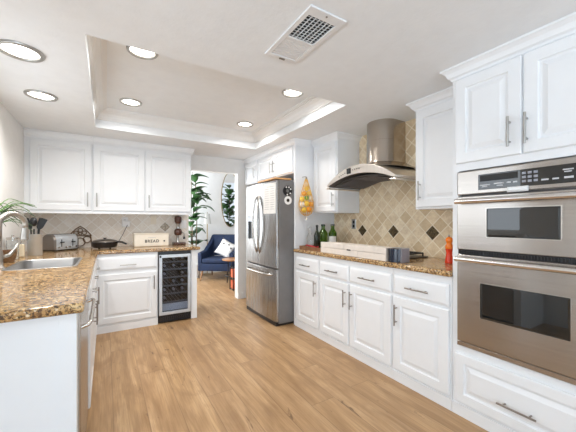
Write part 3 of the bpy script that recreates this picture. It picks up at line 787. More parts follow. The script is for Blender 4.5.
# tray and bottles
b = bm_new(); TX, TXX, TYA, TYB = 1.965, 2.40, 2.545, 2.955
cells(b, [TX, TX+0.012, TXX-0.012, TXX], [TYA, TYA+0.012, TYB-0.012, TYB], lambda i, j: True, Z0, Z0+0.012)
cells(b, [TX, TX+0.012, TXX-0.012, TXX], [TYA, TYA+0.012, TYB-0.012, TYB], lambda i, j: not (i == 1 and j == 1), Z0+0.012, Z0+0.034)
solo(obj('serving_tray', b, M['brownwood']), 'brown wooden tray under the bottles at the refrigerator end', 'tray')
ZT0 = Z0+0.0125
def bottle(x, y, h, r, nr, mat, label, shoulder=0.62, capm=None, band=None, cut=None):
    t = thing('glass_bottle', label, 'bottle', (x, y, ZT0), 'bottles on the wooden tray')
    hs = h*shoulder; b = bm_new()
    prof = [(0, 0.004), (r*0.9, 0), (r, 0.006), (r, hs*0.92), (r*0.93, hs), (r*0.62, hs+(h-hs)*0.28), (nr*1.1, hs+(h-hs)*0.5), (nr, h*0.95), (nr*1.15, h*0.955), (nr*1.15, h*0.985), (0, h*0.985)]
    lathe(b, prof, (x, y, ZT0), 22); obj('bottle_glass', b, mat, t, smooth=True, angle=60)
    b = bm_new(); lathe(b, [(0, h*0.986), (nr*1.25, h*0.986), (nr*1.25, h*1.0+0.012), (nr*0.5, h+0.016), (0, h+0.016)], (x, y, ZT0), 14); obj('bottle_cap', b, capm or M['black'], t, smooth=True, angle=50)
    if band:
        b = bm_new(); n = 14; z0, z1 = hs*band[0], hs*band[1]; c0 = math.atan2(-y, -x)
        q = [[b.verts.new((x+(r+0.0008)*math.cos(c0-0.95+1.9*k/n), y+(r+0.0008)*math.sin(c0-0.95+1.9*k/n), ZT0+z)) for k in range(n+1)] for z in (z0, z1)]
        q2 = [[b.verts.new((x+(r+0.0016)*math.cos(c0-0.95+1.9*k/n), y+(r+0.0016)*math.sin(c0-0.95+1.9*k/n), ZT0+z)) for k in range(n+1)] for z in (z0, z1)]
        for k in range(n):
            b.faces.new((q2[0][k], q2[0][k+1], q2[1][k+1], q2[1][k])); b.faces.new((q[0][k], q[1][k], q[1][k+1], q[0][k+1]))
            b.faces.new((q[0][k], q[0][k+1], q2[0][k+1], q2[0][k])); b.faces.new((q[1][k], q2[1][k], q2[1][k+1], q[1][k+1]))
        obj('paper_label', b, M['paper'], t)
bottle(2.075, 2.895, 0.235, 0.036, 0.013, M['clear'], 'clear glass bottle at the left end of the bottle row', 0.55, M['tin'])
bottle(2.075, 2.755, 0.255, 0.037, 0.012, M['dbottle'], 'slim dark bottle with pointed black stopper beside the clear bottle', 0.60, M['black'])
bottle(2.200, 2.800, 0.262, 0.055, 0.021, M['gbottle'], 'wide plain green glass jug in the middle of the bottle row', 0.68, M['black'])
bottle(2.315, 2.765, 0.262, 0.050, 0.021, M['gbottle'], 'green glass jug with a white label beside the tiled wall', 0.68, M['dgrey'], (0.35, 0.75))
t = thing('spoon_rest', 'red spoon rest lying on the wooden tray', 'spoon rest', (2.0, 2.72, ZT0))
b = bm_new(); lathe(b, [(0, 0.0), (0.026, 0.0), (0.038, 0.016), (0.042, 0.026), (0.037, 0.026), (0.025, 0.008), (0, 0.006)], (2.022, 2.72, ZT0), 20); obj('bowl', b, M['redplain'], t, smooth=True)
b = bm_new(); tube(b, [(2.022, 2.758, ZT0+0.022), (2.020, 2.82, ZT0+0.026), (2.018, 2.89, ZT0+0.028)], [0.010, 0.008, 0.011], 8); obj('handle', b, M['redplain'], t, smooth=True)

# outlets
def outlet(name, mp, a, z, label, plate, inner, kind='duplex', w=0.036, h=0.058):
    t = thing(name, label, 'outlet' if kind != 'blank' and kind != 'rocker' else 'switch', mp(a, z-h, 0))
    b = bm_new(); rings(b, mp, a-w, a+w, z-h, z+h, [(0, 0.0005), (0, 0.003), (0.004, 0.006)]); p = obj('cover_plate', b, plate, t)
    if kind == 'duplex':
        for dz in (-0.024, 0.024):
            b = bm_new(); rings(b, mp, a-0.015, a+0.015, z+dz-0.017, z+dz+0.017, [(0, 0.006), (0.003, 0.008)]); s = obj('socket', b, inner, t)
            b = bm_new()
            for da in (-0.006, 0.006): rings(b, mp, a+da-0.0012, a+da+0.0012, z+dz-0.006, z+dz+0.006, [(0, 0.008), (0, 0.0084)])
            obj('slot', b, M['ink'], s)
    elif kind == 'rocker':
        b = bm_new(); rings(b, mp, a-0.016, a+0.016, z-0.033, z+0.033, [(0, 0.006), (0.002, 0.009)]); obj('rocker', b, inner, t)
    return t
outlet('wall_outlet', on_right(XW-0.010), 2.619, 1.206, 'black double outlet with a grey cover plate on the right tiled wall', M['tin'], M['black'])
mb_ = on_back(YB-0.010)
outlet('wall_outlet', mb_, 0.215, 1.235, 'white outlet with a plug-in adapter on the back tiled wall', M['white'], M['white'])
outlet('light_switch', mb_, 0.560, 1.255, 'cream switch plate above the bread box', M['cream'], M['cream'], 'rocker')
outlet('light_switch', mb_, 0.965, 1.195, 'white switch plate right of the coffee grinder', M['white'], M['white'], 'rocker')
t = thing('plug_adapter', 'white plug-in adapter block pushed into the back wall outlet', 'adapter', (0.215, YB-0.03, 1.18))
b = bm_new(); rings(b, mb_, 0.180, 0.275, 1.165, 1.245, [(0, 0.0090), (0, 0.030), (0.008, 0.038)]); obj('adapter_case', b, M['white'], t)

# ------------------------------------------------------------------ hanging net of fruit on the side panel
t = thing('net_bag', 'amber string net bag of fruit hanging on the white side panel', 'net bag', (2.03, 2.93, 1.27))
bx, by = 2.030, 2.905
prof = [(0.010, 1.745), (0.030, 1.68), (0.052, 1.60), (0.074, 1.52), (0.088, 1.45), (0.084, 1.385), (0.058, 1.330), (0.020, 1.305)]
b = bm_new(); n = 14; rg = []
for i, (r, z) in enumerate(prof):
    rg.append([(bx+r*1.12*math.cos(2*PI*(k+0.5*(i % 2))/n), by+r*0.84*math.sin(2*PI*(k+0.5*(i % 2))/n), z) for k in range(n)])
for i in range(len(rg)-1):
    for k in range(n):
        tube(b, [rg[i][k], rg[i+1][k]], 0.0022, 5); tube(b, [rg[i][k], rg[i+1][(k-1) % n if i % 2 == 0 else (k+1) % n]], 0.0022, 5)
obj('netting', b, M['net'], t)
b = bm_new(); tube(b, [(bx, by, 1.735), (bx, by, 1.765)], [0.014, 0.008], 10); tube(b, [(bx, by, 1.765), (bx, by+0.03, 1.772), (bx, PY0-0.001, 1.772)], 0.004, 8); obj('hook', b, M['nickel'], t)
b = bm_new(); tube(b, [(bx, by, 1.310), (bx+0.004, by, 1.285)], [0.018, 0.006], 10); tube(b, [(bx+0.004, by, 1.285), (bx+0.002, by, 1.255)], [0.005, 0.012], 8); obj('tassel', b, M['fr_w'], t)
fruits = [(0.000, 1.675, 0.022, 'fr_w', 'small pale garlic bulb at the very top of the net bag'), (0.004, 1.625, 0.028, 'fr_y', 'yellow lemon second from the top of the net bag'),
          (-0.030, 1.565, 0.030, 'fr_o', 'orange fruit in the upper left of the net bag'), (0.032, 1.570, 0.028, 'fr_y', 'yellow lemon in the upper right of the net bag'),
          (0.003, 1.515, 0.027, 'fr_g', 'green lime in the middle of the net bag'), (-0.060, 1.500, 0.030, 'fr_y', 'yellow lemon at the left middle of the net bag'), (0.060, 1.510, 0.029, 'fr_w', 'pale garlic bulb at the right middle of the net bag'),
          (-0.062, 1.435, 0.033, 'fr_w', 'pale garlic bulb at the lower left of the net bag'), (0.004, 1.450, 0.033, 'fr_y', 'yellow lemon below the green lime in the net bag'), (0.064, 1.442, 0.031, 'fr_o', 'orange fruit at the right of the net bag'),
          (-0.030, 1.373, 0.033, 'fr_y', 'yellow lemon at the bottom left of the net bag'), (0.038, 1.380, 0.033, 'fr_o', 'orange fruit at the bottom right of the net bag')]
for dx, z, r, m, lab in fruits:
    b = bm_new(); sphere(b, (bx+dx, by, z), r, 16, (1, 1, 1.0 if m != 'fr_y' else 1.02))
    o = solo(obj('garlic_bulb' if m == 'fr_w' else 'lemon' if m == 'fr_y' else 'lime' if m == 'fr_g' else 'orange', b, M[m], smooth=True), lab, 'fruit' if m != 'fr_w' else 'garlic', 'produce in the hanging net bag')

# ------------------------------------------------------------------ back run
mbk = on_back(FY)
t = thing('base_cabinet', 'white back-wall base cabinet with one door under a wide drawer, beside the wine cooler', 'cabinet', (0.2, 4.17, 0))
b = bm_new(); box(b, PX+0.002, 0.533, FY, YB-0.002, 0.08, CT0); obj('body', b, M['cab'], t)
b = bm_new(); rings(b, mbk, PX+0.002, 0.533, 0, 0.08, [(0, -0.3), (0, 0.012)]); obj('toe_board', b, M['cab'], t)
d = drawer(mbk, -0.085, 0.522, 0.688, 0.838, t); pull(mbk, (0.135, 0.745), (0.300, 0.745), d, M['pale'])
d = door('door', mbk, -0.085, 0.522, 0.100, 0.645, t); pull(mbk, (0.488, 0.440), (0.488, 0.600), d, M['nickel'])
b = bm_new(); box(b, 0.925, 1.000, FY, YB-0.002, 0, CT0)
solo(obj('end_panel', b, M['cab'], bevel=0.004), 'narrow white end panel right of the wine cooler', 'panel')

# wine cooler
t = thing('wine_cooler', 'black undercounter wine cooler with a steel-framed glass door', 'wine cooler', (0.73, 4.15, 0))
WX0, WX1 = 0.538, 0.921
b = bm_new()
cells(b, [WX0, WX0+0.02, WX1-0.02, WX1], [0.02, 0.115, 0.835, CT0-0.002], lambda i, j: not (i == 1 and j == 1), -0.5, -0.002, lambda x, y, z: mbk(x, y, z))
fbox(b, mbk, WX0, WX1, 0.02, CT0-0.002, -0.56, -0.5)
obj('cooler_cabinet', b, M['cool_in'], t)
b = bm_new(); fbox(b, mbk, WX0, WX1, 0.014, 0.100, -0.001, 0.010)
for k in range(14): fbox(b, mbk, WX0+0.03+k*0.024, WX0+0.04+k*0.024, 0.035, 0.075, 0.010, 0.013)
obj('toe_grille', b, M['black'], t)
b = bm_new(); fbox(b, mbk, WX0, WX1, 0.836, CT0-0.003, -0.001, 0.012); obj('control_strip', b, M['black'], t)
b = bm_new(); fr = 0.036
cells(b, [WX0+0.006, WX0+0.006+fr, WX1-0.006-fr, WX1-0.006], [0.104, 0.140, 0.795, 0.832], lambda i, j: not (i == 1 and j == 1), 0.002, 0.030, lambda x, y, z: mbk(x, y, z))
dd = obj('door_frame', b, M['crock'], t, bevel=0.003, label='brushed steel door frame')
b = bm_new(); fbox(b, mbk, WX0+0.043, WX1-0.043, 0.141, 0.794, 0.012, 0.016); obj('door_glass', b, M['cpane'], dd)
b = bm_new(); fbox(b, mbk, WX0+0.012, WX0+0.032, 0.800, 0.826, 0.030, 0.033); obj('latch', b, M['black'], dd)
shelf = [0.245, 0.345, 0.445, 0.545, 0.645, 0.735]
for z in shelf:
    b = bm_new()
    for k in range(8): tube(b, [(WX0+0.035+k*0.0445, FY+0.03, z), (WX0+0.035+k*0.0445, FY+0.46, z)], 0.0022, 6)
    fbox(b, mbk, WX0+0.024, WX1-0.024, z-0.010, z+0.008, -0.036, -0.024)
    obj('rack', b, M['wire'], t)
b = bm_new(); fbox(b, mbk, WX0+0.024, WX1-0.024, 0.142, 0.222, -0.05, -0.02); obj('lower_panel', b, M['vent'], t)
wroot = thing('wine_bottle', 'x', 'wine bottle', (0, 0, 0), 'wine bottles in the cooler')
b = bm_new(); pr = [(0, 0), (0.034, 0.002), (0.036, 0.01), (0.036, 0.185), (0.030, 0.21), (0.015, 0.235), (0.013, 0.29), (0, 0.29)]
lathe(b, pr, (0, 0, 0), 18)
bmesh.ops.rotate(b, verts=b.verts, cent=(0,0,0), matrix=Matrix.Rotation(R(90), 3, 'X')); obj('bottle_glass', b, M['dbottle'], wroot, smooth=True, angle=60)
b = bm_new(); lathe(b, [(0, 0.2905), (0.0155, 0.2905), (0.0155, 0.245), (0.0145, 0.245), (0.0145, 0.2904)], (0, 0, 0), 14)
bmesh.ops.rotate(b, verts=b.verts, cent=(0,0,0), matrix=Matrix.Rotation(R(90), 3, 'X')); obj('foil', b, M['greymetal'], wroot, smooth=True, angle=60)
names_s = ['lowest rack', 'second rack from the bottom', 'third rack from the bottom', 'fourth rack from the bottom', 'second rack from the top', 'top rack']
plan = {0: (0,), 1: (0, 1, 2), 2: (1, 2), 3: (0, 2), 4: (0, 1, 2), 5: (1, 2)}
side = ['left', 'middle', 'right']; first = True
for s, idx in plan.items():
    for k in idx:
        loc = (WX0+0.085+k*0.107, FY+0.37, shelf[s]+0.0395); lab = 'dark wine bottle lying %s on the %s of the wine cooler' % (side[k], names_s[s])
        if first: wroot.location = loc; wroot['label'] = lab; first = False
        else: dup(wroot, loc, label=lab)

# back uppers
UY = 4.150; ub = on_back(UY); UZ = 1.345
def upper_back(x0, x1, label, doors, cr):
    t = thing('upper_cabinet', label, 'cabinet', ((x0+x1)/2, (UY+YB)/2, UZ), 'upper cabinets on the back wall')
    b = bm_new(); box(b, x0, x1, UY, YB-0.001, UZ, ZC-0.001); obj('body', b, M['cab'], t)
    for a0, a1, h in doors:
        d = door('door', ub, a0, a1, UZ+0.018, 2.125, t)
        pull(ub, (h, UZ+0.062), (h, UZ+0.222), d, M['pale'], r=0.006)
    crown(None, cr, t, 2.140, ZC-0.001, out=0.04)
    b = bm_new(); fbox(b, ub, x0, x1, UZ-0.018, UZ-0.0005, -0.02, 0.012); obj('light_rail', b, M['cab'], t)
upper_back(XL+0.001, -0.134, 'white single-door upper cabinet in the left corner above the toaster', [(-0.690, -0.145, -0.178)], [(XL+0.001, UY, 0, -1), (-0.134, UY, 0, -1)])
upper_back(-0.132, 0.990, 'wide white upper cabinet with a pair of doors above the bread box', [(-0.122, 0.415, -0.090), (0.428, 0.980, 0.464)], [(-0.132, UY, 0, -1), (0.990, UY, 1, -1), (0.990, YB-0.001, 1, 0)])

# ------------------------------------------------------------------ peninsula
t = thing('peninsula_cabinet', 'long white peninsula base cabinet under the sink with a flat end panel', 'cabinet', (-0.42, 2.7, 0))
mp_ = on_pen(PX)
PY = 1.475
b = bm_new(); box(b, XL+0.002, PX, 2.17, 2.60, 0.075, CT0-0.001); box(b, XL+0.002, PX, 2.60, 3.28, 0.075, 0.66); box(b, XL+0.002, PX, 3.28, YB-0.002, 0.075, CT0-0.001)
box(b, PX-0.03, PX, 2.60, 3.28, 0.66, CT0-0.001); box(b, XL+0.002, XL+0.06, 2.60, 3.28, 0.66, CT0-0.001)
obj('body', b, M['cab'], t)
b = bm_new(); box(b, XL+0.01, PX-0.03, 2.17, FY-0.013, 0.0, 0.075); obj('toe_board', b, M['cab'], t)
b = bm_new()
mfe = on_back(PY)
box(b, XL+0.002, PX, PY, PY+0.06, 0, CT0-0.001)
fbox(b, mfe, PX-0.055, PX, 0.0, CT0-0.001, 0.0, 0.010)
fbox(b, mfe, XL+0.002, PX-0.056, CT0-0.055, CT0-0.001, 0.0, 0.004)
obj('end_panel', b, M['cab'], t, label='flat white end panel facing the camera')
for a0, a1, h in ((2.185, 2.725, 2.680), (2.735, 3.275, 2.78), (3.29, 3.80, 3.34)):
    d = drawer(mp_, a0, a1, 0.688, 0.838, t); m = (a0+a1)/2
    if a0 != 2.185 or True: pull(mp_, (m-0.07, 0.762), (m+0.07, 0.762), d, M['pale'], out=0.024)
    d = door('door', mp_, a0, a1, 0.095, 0.665, t); pull(mp_, (h, 0.455), (h, 0.615), d, M['nickel'], out=0.024)
t = thing('dishwasher', 'stainless steel dishwasher at the near end of the peninsula', 'dishwasher', (-0.4, 1.85, 0))
b = bm_new(); box(b, XL+0.1, PX-0.03, PY+0.065, 2.165, 0.02, CT0-0.004); obj('dishwasher_body', b, M['dgrey'], t)
b = bm_new(); rings(b, mp_, PY+0.067, 2.163, 0.10, CT0-0.010, [(0, -0.028), (0, 0.004), (0.006, 0.010)]); d = obj('dishwasher_door', b, M['steel'], t)
b = bm_new(); tube(b, [mp_(1.60, 0.770, 0.009), mp_(1.60, 0.778, 0.034), mp_(1.64, 0.780, 0.042), mp_(2.06, 0.780, 0.042), mp_(2.10, 0.778, 0.034), mp_(2.10, 0.770, 0.009)], 0.009, 10); obj('dishwasher_handle', b, M['chrome'], d, smooth=True, angle=50)

# L shaped granite top with the sink cut out
b = bm_new()
SX0, SX1, SY0, SY1 = -0.575, -0.195, 2.635, 3.245
xs = [XL-0.32, XL+0.001, SX0, SX1, -0.073, 1.035]; ys = [1.425, 1.62, SY0, SY1, 3.848, YB-0.011]
def keep(i, j):
    if i == 0: return False
    if i == 2 and j == 2: return False
    if i == 4: return j == 4
    return True
cells(b, xs, ys, keep, CT0, CT1)
solo(obj('granite_countertop', b, M['granite'], bevel=0.014, seg=4, smooth=True, angle=60), 'L-shaped speckled gold granite countertop of the peninsula and back wall', 'countertop')
# raised stub so the end panel and slab continue towards the dining side
# sink
t = thing('kitchen_sink', 'stainless steel undermount sink in the peninsula', 'sink', (-0.385, 2.94, 0.69))
b = bm_new()
prevq = None
for ins, z in ((-0.018, CT1+0.0006), (-0.014, CT1+0.002), (-0.002, CT1+0.002), (0.002, CT1-0.003), (0.010, 0.72), (0.045, 0.695), (0.15, 0.690)):
    q = []
    rr = 0.06
    for (cx, cy, a0) in ((SX1-ins-rr, SY1-ins-rr, 0), (SX0+ins+rr, SY1-ins-rr, PI/2), (SX0+ins+rr, SY0+ins+rr, PI), (SX1-ins-rr, SY0+ins+rr, 1.5*PI)):
        for k in range(5): q.append(b.verts.new((cx+rr*math.cos(a0+PI/2*k/4), cy+rr*math.sin(a0+PI/2*k/4), z)))
    if prevq:
        for k in range(len(q)): b.faces.new((prevq[k], prevq[(k+1) % len(q)], q[(k+1) % len(q)], q[k]))
    prevq = q
b.faces.new(prevq)
o = obj('basin', b, M['sinksteel'], t, smooth=True, angle=40)
sm = o.modifiers.new('thickness', 'SOLIDIFY'); sm.thickness = 0.002; sm.offset = -1
b = bm_new(); lathe(b, [(0, 0.001), (0.03, 0.001), (0.042, 0.006), (0.045, 0.003), (0.045, 0.0005), (0, 0.0005)], (-0.385, 2.94, 0.692), 20); obj('drain', b, M['chrome'], t, smooth=True)

# faucet
t = thing('kitchen_faucet', 'tall satin nickel gooseneck faucet beside the sink', 'faucet', (-0.625, 2.765, CT1))
fx, fy = -0.625, 2.765; dxy = Vector((0.66, 0.75, 0)).normalized()
b = bm_new(); lathe(b, [(0, 0), (0.034, 0), (0.034, 0.006), (0.025, 0.014), (0.023, 0.05), (0.024, 0.10), (0.020, 0.125), (0.0195, 0.135), (0, 0.135)], (fx, fy, Z0), 20); obj('faucet_body', b, M['faucet'], t, smooth=True, angle=50)
b = bm_new(); pts = [Vector((fx, fy, Z0+0.13)), Vector((fx, fy, 1.20))]
for k in range(1, 13):
    an = PI*k/12*1.06; c = Vector((fx, fy, 1.205))+dxy*0.088
    pts.append(c+dxy*(-0.088*math.cos(an))+Vector((0, 0, 0.088*math.sin(an))))
tube(b, pts, 0.0185, 14); obj('gooseneck', b, M['faucet'], t, smooth=True)
b = bm_new(); e = pts[-1]; dn = (pts[-1]-pts[-2]).normalized(); tube(b, [e, e+dn*0.03, e+dn*0.085, e+dn*0.09], [0.019, 0.022, 0.026, 0.019], 14); obj('spray_head', b, M['faucet'], t, smooth=True, angle=50)
b = bm_new(); s = Vector((fx, fy, Z0+0.075)); tube(b, [s+Vector((0.018, 0.010, 0)), s+Vector((0.050, 0.03, 0.012)), s+Vector((0.075, 0.06, 0.055)), s+Vector((0.082, 0.075, 0.085))], [0.013, 0.012, 0.009, 0.011], 10); obj('lever_handle', b, M['faucet'], t, smooth=True)

# ------------------------------------------------------------------ things on the peninsula
t = thing('utensil_crock', 'brushed steel crock holding black utensils by the toaster', 'utensil holder', (-0.572, 3.655, CT1))
cx, cy = -0.572, 3.655
b = bm_new(); lathe(b, [(0, 0), (0.054, 0), (0.056, 0.004), (0.056, 0.195), (0.059, 0.198), (0.059, 0.203), (0.053, 0.203), (0.053, 0.010), (0, 0.010)], (cx, cy, Z0), 28); obj('crock_shell', b, M['crock'], t, smooth=True, angle=50)
uts = [(-0.030, -0.010, -0.055, 'slotted_turner', 'flat'), (-0.012, 0.022, -0.02, 'serving_spoon', 'spoon'), (-0.002, -0.030, 0.0, 'ladle', 'spoon'), (0.022, 0.026, 0.040, 'spatula', 'flat'), (0.036, -0.012, 0.050, 'pasta_fork', 'flat')]
posn = ['leftmost utensil', 'black spoon second from the left', 'black ladle in the middle', 'black spatula right of the ladle', 'rightmost utensil']
for (ux, uy, lean, nm, kd), pn in zip(uts, posn):
    t = thing(nm, '%s standing in the steel crock%s' % (pn, '' if 'black' in pn else ', black'), 'utensil', (cx+ux, cy+uy, Z0+0.012), 'black utensils in the crock')
    p0 = Vector((cx+ux*0.5, cy+uy*0.5, Z0+0.0125)); p1 = Vector((cx+ux*0.95, cy+uy*0.95, Z0+0.25)); p2 = Vector((cx+ux+lean*0.6, cy+uy, Z0+0.33))
    b = bm_new(); tube(b, [p0, p1], 0.0055, 8); obj('handle', b, M['black'], t, smooth=True, angle=50)
    b = bm_new(); m = (p1+p2)/2
    if kd == 'spoon': sphere(b, m+Vector((0, 0, 0.028)), 0.028, 12, (0.9, 0.5, 1.5))
    else:
        dr = (p2-p1).normalized(); sd = dr.cross(Vector((0, 1, 0))).normalized(); nn = dr.cross(sd).normalized()
        ring0 = []
        for hgt, wd in ((0, 0.010), (0.02, 0.020), (0.10, 0.026), (0.105, 0.022)):
            q = [b.verts.new(p1+dr*hgt+sd*wd*sa+nn*0.003*sb) for sa, sb in ((-1,-1),(1,-1),(1,1),(-1,1))]
            if ring0:
                for k in range(4): b.faces.new((ring0[k], ring0[(k+1) % 4], q[(k+1) % 4], q[k]))
            else: b.faces.new(q)
            ring0 = q
        b.faces.new(ring0[::-1])
    obj('head', b, M['black'], t, smooth=(kd == 'spoon'))

# toaster, built along local x, front towards -y, then turned
t = thing('toaster', 'stainless steel four-slice toaster turned towards the corner', 'toaster', (0, 0, 0))
TL, TD, TH = 0.285, 0.185, 0.178
b = bm_new(); prof = [(-TD/2, 0.014), (-TD/2, TH*0.70), (-TD/2+0.012, TH*0.88), (-TD/2+0.04, TH), (TD/2-0.04, TH), (TD/2-0.012, TH*0.88), (TD/2, TH*0.70), (TD/2, 0.014)]
A = [b.verts.new((-TL/2+0.02, y, z)) for y, z in prof]; B2 = [b.verts.new((TL/2-0.02, y, z)) for y, z in prof]
for k in range(8): b.faces.new((A[k], A[(k+1) % 8], B2[(k+1) % 8], B2[k]))
b.faces.new(A[::-1]); b.faces.new(B2); sh = obj('toaster_shell', b, M['crock'], t, smooth=True, angle=30)
for s in (-1, 1):
    b = bm_new(); q = []
    for x, g in ((s*(TL/2-0.0195), 1.0), (s*TL/2, 0.93)): q.append([b.verts.new((x, y*g, 0.014+(z-0.014)*g)) for y, z in prof])
    for k in range(8): b.faces.new((q[0][k], q[0][(k+1) % 8], q[1][(k+1) % 8], q[1][k]))
    b.faces.new(q[0]); b.faces.new(q[1][::-1]); obj('end_cap', b, M['nickel'], t)
b = bm_new(); box(b, -TL/2+0.01, TL/2-0.01, -TD/2+0.008, TD/2-0.008, 0.0, 0.0138); obj('toaster_base', b, M['black'], t)
for x in (-0.065, 0.065):
    b = bm_new(); box(b, x-0.055, x+0.055, -0.045, -0.018, TH+0.0002, TH+0.0022); box(b, x-0.055, x+0.055, 0.018, 0.045, TH+0.0002, TH+0.0022); obj('bread_slots', b, M['ink'], t)
    b = bm_new(); box(b, x-0.016, x+0.016, -TD/2-0.022, -TD/2-0.0005, 0.088, 0.100); obj('lever', b, M['black'], t)
    b = bm_new(); box(b, x-0.004, x+0.004, -TD/2-0.003, -TD/2-0.0002, 0.045, 0.125); obj('lever_slot', b, M['ink'], t)
for x in (-0.100, -0.020, 0.020, 0.100):
    b = bm_new(); tube(b, [(x, -TD/2-0.0003, 0.040), (x, -TD/2-0.014, 0.040)], 0.010, 12); obj('dial', b, M['chrome'], t)
t.location = (-0.432, 4.185, Z0); t.rotation_euler = (0, 0, R(45))
# scrollwork stand behind it
t = thing('scroll_stand', 'bronze scrollwork stand leaning on the tiles behind the toaster', 'stand', (-0.27, 4.45, CT1))
b = bm_new()
sx_, sy_ = -0.268, 4.452
tube(b, [(sx_-0.12, sy_, Z0+0.004), (sx_-0.105, sy_, Z0+0.16), (sx_-0.05, sy_, Z0+0.225), (sx_, sy_, Z0+0.262), (sx_+0.05, sy_, Z0+0.225), (sx_+0.105, sy_, Z0+0.16), (sx_+0.12, sy_, Z0+0.004)], 0.006, 8)
tube(b, [(sx_-0.12, sy_, Z0+0.15), (sx_+0.12, sy_, Z0+0.15)], 0.005, 8)
obj('stand_frame', b, M['bronze'], t, smooth=True)
b = bm_new()
for (ox, oz, rr) in ((0, 0.215, 0.022), (-0.042, 0.182, 0.022), (0.042, 0.182, 0.022), (0, 0.172, 0.016), (-0.07, 0.10, 0.04), (0.07, 0.10, 0.04), (0, 0.07, 0.05)):
    tube(b, [(sx_+ox+rr*math.cos(2*PI*k/16), sy_, Z0+oz+rr*math.sin(2*PI*k/16)) for k in range(17)], 0.0055, 6, False)
obj('scrolls', b, M['bronze'], t, smooth=True)

# small things round the faucet
t = thing('soap_bottle', 'pale soap bottle with a pump beside the steel crock', 'soap bottle', (-0.655, 3.56, CT1))
b = bm_new(); box(b, -0.680, -0.630, 3.535, 3.585, Z0, Z0+0.115); obj('bottle_body', b, M['amber'], t, bevel=0.008)
b = bm_new(); tube(b, [(-0.655, 3.56, Z0+0.1155), (-0.655, 3.56, Z0+0.150)], 0.007, 8); tube(b, [(-0.655, 3.56, Z0+0.148), (-0.625, 3.55, Z0+0.146)], 0.005, 8); obj('pump', b, M['chrome'], t, smooth=True, angle=50)
t = thing('glass_canister', 'clear glass canister with a steel lid behind the faucet', 'canister', (-0.680, 3.42, CT1))
b = bm_new(); lathe(b, [(0, 0), (0.040, 0), (0.042, 0.004), (0.042, 0.165), (0.038, 0.165), (0.038, 0.006), (0, 0.006)], (-0.683, 3.42, Z0), 24); obj('canister_glass', b, M['clear'], t, smooth=True, angle=50)
b = bm_new(); lathe(b, [(0, 0.166), (0.043, 0.166), (0.043, 0.185), (0.010, 0.190), (0.010, 0.205), (0, 0.206)], (-0.683, 3.42, Z0), 24); obj('canister_lid', b, M['chrome'], t, smooth=True, angle=40)
t = thing('woven_basket', 'small round brown woven basket behind the faucet', 'basket', (-0.675, 3.18, CT1))
b = bm_new(); lathe(b, [(0, 0), (0.045, 0), (0.058, 0.04), (0.060, 0.085), (0.055, 0.085), (0.052, 0.04), (0.040, 0.008), (0, 0.008)], (-0.672, 3.19, Z0), 24); obj('basket_body', b, M['basket'], t, smooth=True, angle=60)
b = bm_new(); tube(b, [(-0.672+0.0585*math.cos(2*PI*k/24), 3.19+0.0585*math.sin(2*PI*k/24), Z0+0.089) for k in range(25)], 0.005, 6, False); obj('basket_rim', b, M['brownwood'], t, smooth=True)

# strap-leaved plant in a pot by the window
t = thing('potted_plant', 'potted green plant with arching leaves on the sill of the sink window', 'plant', (-0.738, 2.925, 1.08))
pcx, pcy = -0.738, 2.925; PZ = 1.081
b = bm_new(); lathe(b, [(0, 0), (0.036, 0), (0.046, 0.08), (0.050, 0.095), (0.050, 0.108), (0.043, 0.108), (0.042, 0.09), (0, 0.085)], (pcx, pcy, PZ), 24); obj('plant_pot', b, M['pot'], t, smooth=True, angle=50)
rnd = random.Random(5)
def strap(b, base, an, ln, rise, droop, wd, n=9):
    pr = []
    for k in range(n+1):
        f = k/n; r_ = ln*f
        z = rise*math.sin(min(1, f*1.25)*PI/2) - droop*f*f
        c = Vector((base.x+r_*math.cos(an), base.y+r_*math.sin(an), base.z+z))
        sd = Vector((-math.sin(an), math.cos(an), 0))*(wd*(1-f)**0.5*(0.45+0.55*min(1, f*5))+0.0006)
        pr.append((c-sd, c+Vector((0, 0, wd*0.4)), c+sd))
    vs = [[b.verts.new(p) for p in row] for row in pr]
    for A, B3 in zip(vs, vs[1:]):
        for k in range(2): b.faces.new((A[k], A[k+1], B3[k+1], B3[k]))
b = bm_new()
for k in range(34):
    an = rnd.uniform(PI*0.16, PI*0.5); lim = rnd.uniform(0.12, 0.34)
    strap(b, Vector((pcx+rnd.uniform(-.02, .02), pcy+rnd.uniform(-.02, .02), PZ+0.09)), an, lim, rnd.uniform(0.12, 0.26), rnd.uniform(0.03, 0.15), 0.0085)
for k in range(14):
    an = rnd.uniform(0, PI*0.6); strap(b, Vector((pcx, pcy, PZ+0.09)), an, rnd.uniform(0.03, 0.055), rnd.uniform(0.14, 0.22), 0.01, 0.0075)
fo = obj('leaves', b, M['spider'], t, smooth=True)
sm = fo.modifiers.new('thickness', 'SOLIDIFY'); sm.thickness = 0.0012

# ------------------------------------------------------------------ things on the back counter
t = thing('electric_skillet', 'round dark electric skillet with a side handle on the back counter', 'skillet', (0.0, 4.19, CT1))
kx, ky = -0.010, 4.195
b = bm_new(); lathe(b, [(0, 0.012), (0.115, 0.012), (0.130, 0.026), (0.136, 0.070), (0.140, 0.072), (0.140, 0.078), (0.130, 0.078), (0.124, 0.032), (0.100, 0.018), (0, 0.018)], (kx, ky, Z0), 32); pn_ = obj('pan', b, M['black'], t, smooth=True, angle=50)
for k in range(4):
    b = bm_new(); an = PI/4+k*PI/2; tube(b, [(kx+0.08*math.cos(an), ky+0.08*math.sin(an), Z0), (kx+0.08*math.cos(an), ky+0.08*math.sin(an), Z0+0.014)], 0.010, 10); obj('foot', b, M['black'], t)
b = bm_new(); lathe(b, [(0.136, 0.0785), (0.134, 0.084), (0.118, 0.096), (0.07, 0.108), (0, 0.112)], (kx, ky, Z0), 32); lid = obj('lid', b, M['nickel'], t, smooth=True)
